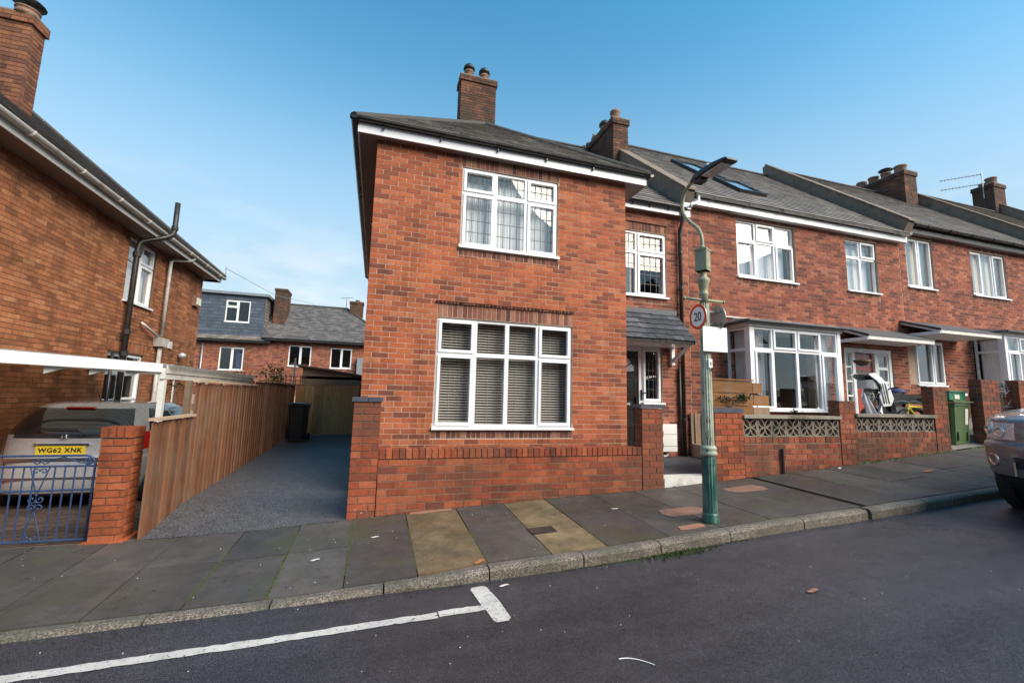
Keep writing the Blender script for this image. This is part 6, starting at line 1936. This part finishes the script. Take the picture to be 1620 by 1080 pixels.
leafy('shrub', 'low green growth under the carport roof edge behind the tall fence', 'plant', (-2.5, 8.3, 1.45), (.1, 1.2, .24), 300, .04, 'leaf_dark')

mc = thing('motorbike', 'black and white motorbike with white front fairing behind the pierced block wall', 'motorbike', (10.2, 6.35, zw(10) + .13), local=True)
# local x: towards the tail; the front wheel points to -x
W_ = 'bike_white'
for x in (-.72, .62):
    mb = MB(); mb.tube([(x + .29 * math.cos(a), 0, .31 + .29 * math.sin(a)) for a in [k * math.pi / 12 for k in range(24)]], .045, 8, closed=True); w0 = mb.build('wheel', M['tyre'], mc, True)
    mb = MB()
    for k in range(6):
        a = k * math.pi / 3
        mb.tube([(x, 0, .31), (x + .26 * math.cos(a), 0, .31 + .26 * math.sin(a))], .012, 5)
    mb.tube([(x, -.06, .31), (x, .06, .31)], .04, 8)
    mb.build('rim', M['alloy'], w0)
mb = MB()
for y in (-.09, .09): mb.tube([(-.72, y, .31), (-.50, y, .88)], .022, 8)
mb.build('fork', M['galv'], mc)
mb = MB()
mb.tube([(-.45, 0, .85), (-.15, 0, .55), (.10, 0, .42), (.62, 0, .31)], .04, 8); mb.tube([(-.40, 0, .88), (.0, 0, .80), (.75, 0, .82)], .04, 8); mb.tube([(.10, 0, .42), (.30, 0, .80)], .035, 8)
mb.build('frame', M['plastic_dark'], mc)
MB().prism([(-.15, -.13, .35), (.22, -.13, .33), (.25, -.13, .62), (-.20, -.13, .66)], (0, .26, 0)).build('engine', M['galv'], mc)
def shell(pts, y, t_): return MB().prism([(a, y - t_ / 2, b) for a, b in pts], (0, t_, 0))
fp = [(-.98, 1.27), (-.80, 1.30), (-.60, 1.20), (-.40, 1.00), (-.32, .80), (-.40, .66), (-.62, .64), (-.70, .82), (-.62, 1.02), (-.74, 1.14)]
for y, nm in ((-.17, 'fairing'), (.17, 'fairing')):
    shell(fp, y, .025).build(nm, M[W_], mc)
MB().add([(-.98, -.10, 1.27), (-.80, -.18, 1.30), (-.60, -.18, 1.20), (-.40, -.18, 1.0), (-.98, .10, 1.27), (-.80, .18, 1.30), (-.60, .18, 1.20), (-.40, .18, 1.0)],
         [(0, 1, 5, 4), (1, 2, 6, 5), (2, 3, 7, 6)]).build('nose_panel', M[W_], mc)
for k, (dx, w_) in enumerate(((0, .035), (.075, .022), (.14, .03))):
    shell([(-.70 + dx, 1.10), (-.70 + dx + w_, 1.08), (-.62 + dx + w_, .70), (-.62 + dx, .70)], -.188, .004).build('stripe', M['plastic_dark'], mc)
MB().prism([(-.80, -.14, 1.16), (-.70, -.14, 1.08), (-.66, -.14, .98), (-.78, -.14, 1.0)], (0, .28, 0)).build('headlamp', M['clear_lens'], mc)
MB().prism([(-.72, -.12, 1.27), (-.44, -.10, 1.16), (-.30, -.10, .98), (-.36, -.10, .94), (-.66, -.12, 1.18)], (0, .22, 0)).build('windscreen', M['plastic_dark'], mc)
MB().prism([(-.30, -.15, .90), (-.05, -.16, .94), (.05, -.15, .84), (-.05, -.15, .66), (-.28, -.15, .66)], (0, .30, 0)).build('tank', M['plastic_dark'], mc)
MB().prism([(-.06, -.15, .88), (.30, -.15, .90), (.86, -.13, .90), (.90, -.13, .84), (.70, -.13, .72), (.0, -.15, .70)], (0, .28, 0)).build('seat', M['plastic_dark'], mc)
mb = MB(); mb.tube([(-.42, -.34, 1.02), (-.46, -.12, .98), (-.46, .12, .98), (-.42, .34, 1.02)], .016, 6); mb.build('handlebar', M['plastic_dark'], mc)
t = thing('bundle', 'dark blue folded cloth bundle on the motorbike seat', 'cloth', (10.28, 6.35, 1.88))
mb = MB(); mb.lathe([(.10, 0), (.17, .02), (.18, .06), (.14, .10), (.05, .12)], 10.22, 6.35, 14, cz=1.86); mb.build('cloth', M['bike_blue'], t, True)

bc = thing('bicycle', 'yellow bicycle with curved mudguard behind the pierced block wall', 'bicycle', (10.3, 5.95, zw(10.2) + .13), local=True)
for x in (-.5, .48):
    mb = MB(); mb.tube([(x + .28 * math.cos(a), 0, .30 + .28 * math.sin(a)) for a in [k * math.pi / 14 for k in range(28)]], .02, 6, closed=True); w0 = mb.build('wheel', M['tyre'], bc, True)
    mb = MB()
    for k in range(10):
        a = k * math.pi / 5
        mb.tube([(x, 0, .30), (x + .27 * math.cos(a), 0, .30 + .27 * math.sin(a))], .003, 4)
    mb.build('spokes', M['galv'], w0)
mb = MB()
for a, b in (((-.38, .62), (-.02, .30)), ((-.38, .64), (.12, .62)), ((.12, .66), (-.02, .30)), ((-.02, .30), (.48, .30)), ((.12, .60), (.48, .30)), ((-.5, .30), (-.36, .70))):
    mb.tube([(a[0], 0, a[1]), (b[0], 0, b[1])], .017, 7)
mb.build('frame', M['yellow'], bc)
MB().tube(smooth([(-.42, -.25, .70), (-.40, -.10, .74), (-.36, 0, .72), (-.40, .10, .74), (-.42, .25, .70)]), .016, 7).build('handlebar', M['galv'], bc, True)
MB().tube(smooth([(.05, -.02, .74), (.2, -.02, .735), (.38, -.02, .70), (.52, -.02, .62)]), .022, 7).build('mudguard', M['yellow'], bc, True)
MB().prism([(.0, -.07, .76), (.26, -.08, .755), (.26, .08, .755), (.0, .07, .76)], (0, 0, .04)).build('saddle', M['plastic_dark'], bc)
tp = thing('tarpaulin', 'silver tarpaulin draped beside the motorbike behind the brick pier', 'tarpaulin', (9.2, 6.3, .9))
vs = []; nx, nz_ = 10, 8
for i in range(nx + 1):
    for j in range(nz_ + 1):
        u, v = i / nx, j / nz_
        x = 9.12 + .14 * u + (.42 * (1 - v) * u); z = .85 + (1.03 - .10 * u) * v
        y = 6.05 + .45 * v * .4 + .05 * math.sin(u * 11 + v * 3) * (1 - v * .6)
        vs.append((x, y, z))
fs = [(i * (nz_ + 1) + j, (i + 1) * (nz_ + 1) + j, (i + 1) * (nz_ + 1) + j + 1, i * (nz_ + 1) + j + 1) for i in range(nx) for j in range(nz_)]
o = MB().add(vs, fs).build('sheet', M['tarp'], tp, True)

# ================================================================== BACK: houses, shed, trellis
sd_ = thing('shed', 'weathered timber shed with sloping roof behind the driveway gate', 'shed', (-1.3, 17, 0))
SF_ = FY(16)
z = .1; k = 0
while z < 2.05:
    put_box('plank', 'wood_grey', SF_, -2.35, .4, z, z + .118, -.02, .0, sd_); z += .12
for i in range(4):
    zt = 2.05 + .12 * i
    x1 = .4 - max(0, (zt + .12 - 2.10)) * 6.2
    if x1 > -2.3: put_box('plank', 'wood_grey', SF_, -2.35, x1, zt, zt + .118, -.02, 0, sd_)
MB().prism([(-2.7, 15.85, 2.50), (.5, 15.85, 2.05), (.5, 15.85, 2.09), (-2.7, 15.85, 2.55)], (0, 2.6, 0)).build('roof', M['shed'], sd_)
MB().box(-2.33, .38, 16.03, 18.3, .1, 2.0).build('wall', M['shed'], sd_)
tr = thing('trellis', 'small wooden trellis above the far end of the driveway fence', 'trellis', (-2.4, 14.2, 1.8))
FT_ = FY(14.2)
for i in range(9): put_box('lath', 'wood', FT_, -3.05 + i * .13, -3.025 + i * .13, 1.6, 2.08, 0, .012, tr)
for i in range(4): put_box('lath', 'wood', FT_, -3.07, -1.98, 1.68 + i * .12, 1.70 + i * .12, .012, .022, tr)
MB().tube([(-2.32, 14.25, 0), (-2.32, 14.25, 2.6)], .025, 8).build('pole', M['galv'], tr)

YB_ = 30.0
hb1 = thing('rear_house', 'distant brick house with slate hung dormer between left house and driveway gate', 'house', (-8.5, YB_, -.5))
F = FY(YB_)
wx = [(-9.03, -7.74, 2.79, 4.16)]
wallslab(hb1, F, -13.5, -6.35, -.6, 4.62, wx, M['mortar_mid'], .25)
bricks(hb1, F, -13.5, -6.35, 1.3, 4.62, wx, 'brick_terrace', .2286, .0762, .010, 0)
window(hb1, F, *wx[0], [(.5, [(1, False)]), (.5, [(1, True)])], back=.05, fw=.05)
MB().fbox(F, -8.2, -7.85, 2.95, 4.0, -.35, -.3).build('blue_curtain', M['bike_blue'], hb1)
MB().prism([(-13.6, YB_ - .3, 4.58), (-6.3, YB_ - .3, 4.58), (-6.3, YB_ + .1, 4.90), (-13.6, YB_ + .1, 4.90)], (0, .04, -.06)).build('apron_roof', M['slate'], hb1)
slates(hb1, Fr((0, YB_ - .3, 4.60), (1, 0, 0), (0, .8, .6), (0, -.6, .8)), [(-13.6, 0), (-6.3, 0), (-6.3, .48), (-13.6, .48)], 'slate_brown', w=.3, g=.2)
MB().box(-13.6, -6.3, YB_ - .36, YB_ - .30, 4.46, 4.58).build('gutter', M['black'], hb1)
dw = [(-8.97, -7.67, 5.72, 7.02)]
D_ = FY(YB_ + .12)
wallslab(hb1, D_, -13.5, -6.85, 4.88, 7.38, dw, M['slate_blue'], .2, name='dormer_wall', d_out=-.02)
mb = MB(); tiles_ = []
slates(hb1, Fr((0, YB_ + .12, 4.9), (1, 0, 0), (0, 0, 1), (0, -1, 0)), [(-13.5, 0), (-8.99, 0), (-8.99, 2.46), (-13.5, 2.46)], 'slate_blue', w=.3, g=.2)
slates(hb1, Fr((0, YB_ + .12, 4.9), (1, 0, 0), (0, 0, 1), (0, -1, 0)), [(-7.65, 0), (-6.85, 0), (-6.85, 2.46), (-7.65, 2.46)], 'slate_blue', w=.3, g=.2)
slates(hb1, Fr((0, YB_ + .12, 4.9), (1, 0, 0), (0, 0, 1), (0, -1, 0)), [(-8.99, 0), (-7.65, 0), (-7.65, .78), (-8.99, .78)], 'slate_blue', w=.3, g=.2)
slates(hb1, Fr((0, YB_ + .12, 7.06), (1, 0, 0), (0, 0, 1), (0, -1, 0)), [(-8.99, 0), (-7.65, 0), (-7.65, .3), (-8.99, .3)], 'slate_blue', w=.3, g=.2)
slates(hb1, Fr((-6.85, YB_ + .12, 4.9), (0, 1, 0), (0, 0, 1), (1, 0, 0)), [(0, 0), (3.6, 2.46), (0, 2.46)], 'slate_brown', w=.3, g=.2)
window(hb1, D_, *dw[0], [(.5, [(.7, False), (.3, True)]), (.5, [(1, False)])], back=.0, fw=.05)
MB().box(-13.6, -6.72, YB_ - .05, YB_ + 3.8, 7.38, 7.46).build('flat_roof', M['lead_grey'], hb1)
MB().box(-13.6, -6.70, YB_ - .09, YB_ - .051, 7.38, 7.54).build('fascia', M['galv'], hb1)
MB().box(-6.71, -6.68, YB_ - .05, YB_ + 3.8, 7.38, 7.54).build('fascia', M['galv'], hb1)
pipe(hb1, [(-9.9, YB_ - .08, 4.4), (-9.9, YB_ - .08, .0)], .05, 'galv')
MB().box(-13.5, -6.35, YB_ + 7, YB_ + 7.2, -.6, 4.6).build('back_wall', M['brick_terrace'], hb1)
MB().box(-13.4, -6.4, YB_ + 2.5, YB_ + 2.6, -.6, 7.3).build('inner_wall', M['inside'], hb1)
hb2 = thing('rear_house', 'distant brick house with hipped slate roof above the driveway gate', 'house', (-3, YB_, -.5))
wx = [(-5.30, -4.0, 3.17, 4.46), (-2.88, -1.60, 3.14, 4.42)]
wallslab(hb2, F, -6.34, .9, -.6, 4.80, wx, M['mortar_mid'], .25)
bricks(hb2, F, -6.34, .9, 1.3, 4.80, wx, 'brick_terrace', .2286, .0762, .010, 0)
for q in wx: window(hb2, F, *q, [(.5, [(1, False)]), (.5, [(1, True)])], back=.05, fw=.05)
TB = .82; SB_ = math.sqrt(1 + TB * TB)
e0 = YB_ - .35; hR = (7.55 - 4.82) / TB
r = MB().prism([(-6.7, e0, 4.82), (1.1, e0, 4.82), (-3.2 + .9, e0 + hR, 7.55), (-6.7, e0 + hR, 7.55)], (0, .03, -.05)).build('roof', M['slate'], hb2)
slates(r, Fr((0, e0, 4.82), (1, 0, 0), (0, 1 / SB_, TB / SB_), (0, -TB / SB_, 1 / SB_)), [(-6.8, -.02), (1.1, -.02), (-2.3, hR * SB_), (-6.8, hR * SB_)], 'slate', w=.3, g=.21, nind=0)
MB().prism([(1.1, e0, 4.82), (1.1, e0 + 2 * hR, 4.82), (-2.3, e0 + hR, 7.55)], (-.03, 0, -.05)).build('roof', M['slate'], hb2)
MB().prism([(-6.7, e0 + 2 * hR, 4.82), (1.1, e0 + 2 * hR, 4.82), (-2.3, e0 + hR, 7.55), (-6.7, e0 + hR, 7.55)], (0, -.03, -.05)).build('roof', M['slate'], hb2)
ridge(hb2, (-6.7, e0 + hR, 7.58), (-2.3, e0 + hR, 7.58), r=.1, seg=.5)
ridge(hb2, (1.1, e0, 4.85), (-2.3, e0 + hR, 7.58), r=.1, seg=.5)
MB().box(-6.6, 1.1, e0 - .06, e0, 4.66, 4.80).build('gutter', M['black'], hb2)
MB().box(-6.34, .9, YB_ + 7, YB_ + 7.2, -.6, 4.8).build('back_wall', M['brick_terrace'], hb2)
MB().box(-6.3, .8, YB_ + 2.5, YB_ + 2.6, -.6, 4.7).build('inner_wall', M['inside'], hb2)
chimney(hb2, -6.55, -5.85, YB_ + .9, YB_ + 2.3, 5.4, 8.15, 'brick_soot', pots=[(-6.2, YB_ + 2, .13, .2, 'p')])
chimney(hb2, -2.1, -1.2, YB_ + 2.4, YB_ + 3.2, 5.5, 8.0, 'brick_soot', pots=[(-1.6, YB_ + 2.8, .15, .18, 'p')])
MB().box(-1.25, -.45, YB_ - .4, YB_ - .02, 2.75, 3.85).build('wall_unit', M['galv'], hb2)
t = thing('aerial', 'small television aerial on the chimney above the driveway gate', 'aerial', (-2.5, YB_ + 2.8, 7))
MB().tube([(-2.35, YB_ + 2.8, 6.4), (-2.35, YB_ + 2.8, 8.35)], .025, 5).build('mast', M['galv'], t)
MB().tube([(-2.75, YB_ + 2.8, 8.25), (-1.95, YB_ + 2.8, 8.35)], .02, 5).build('boom', M['galv'], t)
wire = thing('overhead_wire', 'thin overhead wire sloping from the left eaves over the far dormer', 'wire', (-4.6, 15.3, 5.2))
MB().tube([(-4.66, 15.3, 5.35), (-4.2, 20, 5.55), (-3.9, 26, 6.5), (-3.6, 31.5, 7.2)], .008, 4).build('cable', M['galv'], wire)
MB().tube([(-4.66, 15.28, 5.0), (-4.66, 15.28, 5.4)], .012, 4).build('hook', M['galv'], wire)

# across the street: what the windows mirror
ho = thing('opposite_terrace', 'brick terrace with brown tiled roof across the street mirrored in the windows', 'house', (3, -9.5, .1))
fo = FYp(-8.6)
ow = [(x, x + 1.5, z0, z0 + 1.3) for x in range(-13, 22, 4) for z0 in (1.3, 3.9)]
wallslab(ho, fo, -16, 24, -.6, 5.6, ow, M['brick_terrace'], .25)
for (a, b, c, d) in ow:
    window(ho, fo, a, b, c, d, [(.5, [(1, False)]), (.5, [(1, False)])], back=.05)
MB().prism([(-16.3, -8.2, 5.5), (24.3, -8.2, 5.5), (24.3, -12.2, 8.7), (-16.3, -12.2, 8.7)], (0, -.02, -.06)).build('roof', M['brick_soot'], ho)
MB().prism([(-16.3, -16.2, 5.5), (24.3, -16.2, 5.5), (24.3, -12.2, 8.7), (-16.3, -12.2, 8.7)], (0, .02, -.06)).build('roof', M['brick_soot'], ho)
MB().box(-16, 24, -15.8, -15.5, -.6, 5.5).build('back_wall', M['brick_soldier'], ho)
for x in (-16, 23.75): MB().box(x, x + .25, -15.5, -8.9, -.6, 5.5).build('side_wall', M['brick_soldier'], ho)
for x in (-9.5, -2.5, 4.5, 11.5, 18.5):
    MB().box(x, x + .55, -13, -11.2, 7, 10.0).build('chimney', M['brick_soot'], ho)
    mb = MB()
    for y in (-12.7, -12.1, -11.5): mb.lathe([(.14, 0), (.12, .35)], x + .27, y, 10, cz=10.0)
    mb.build('chimney_pots', M['pot'], ho)
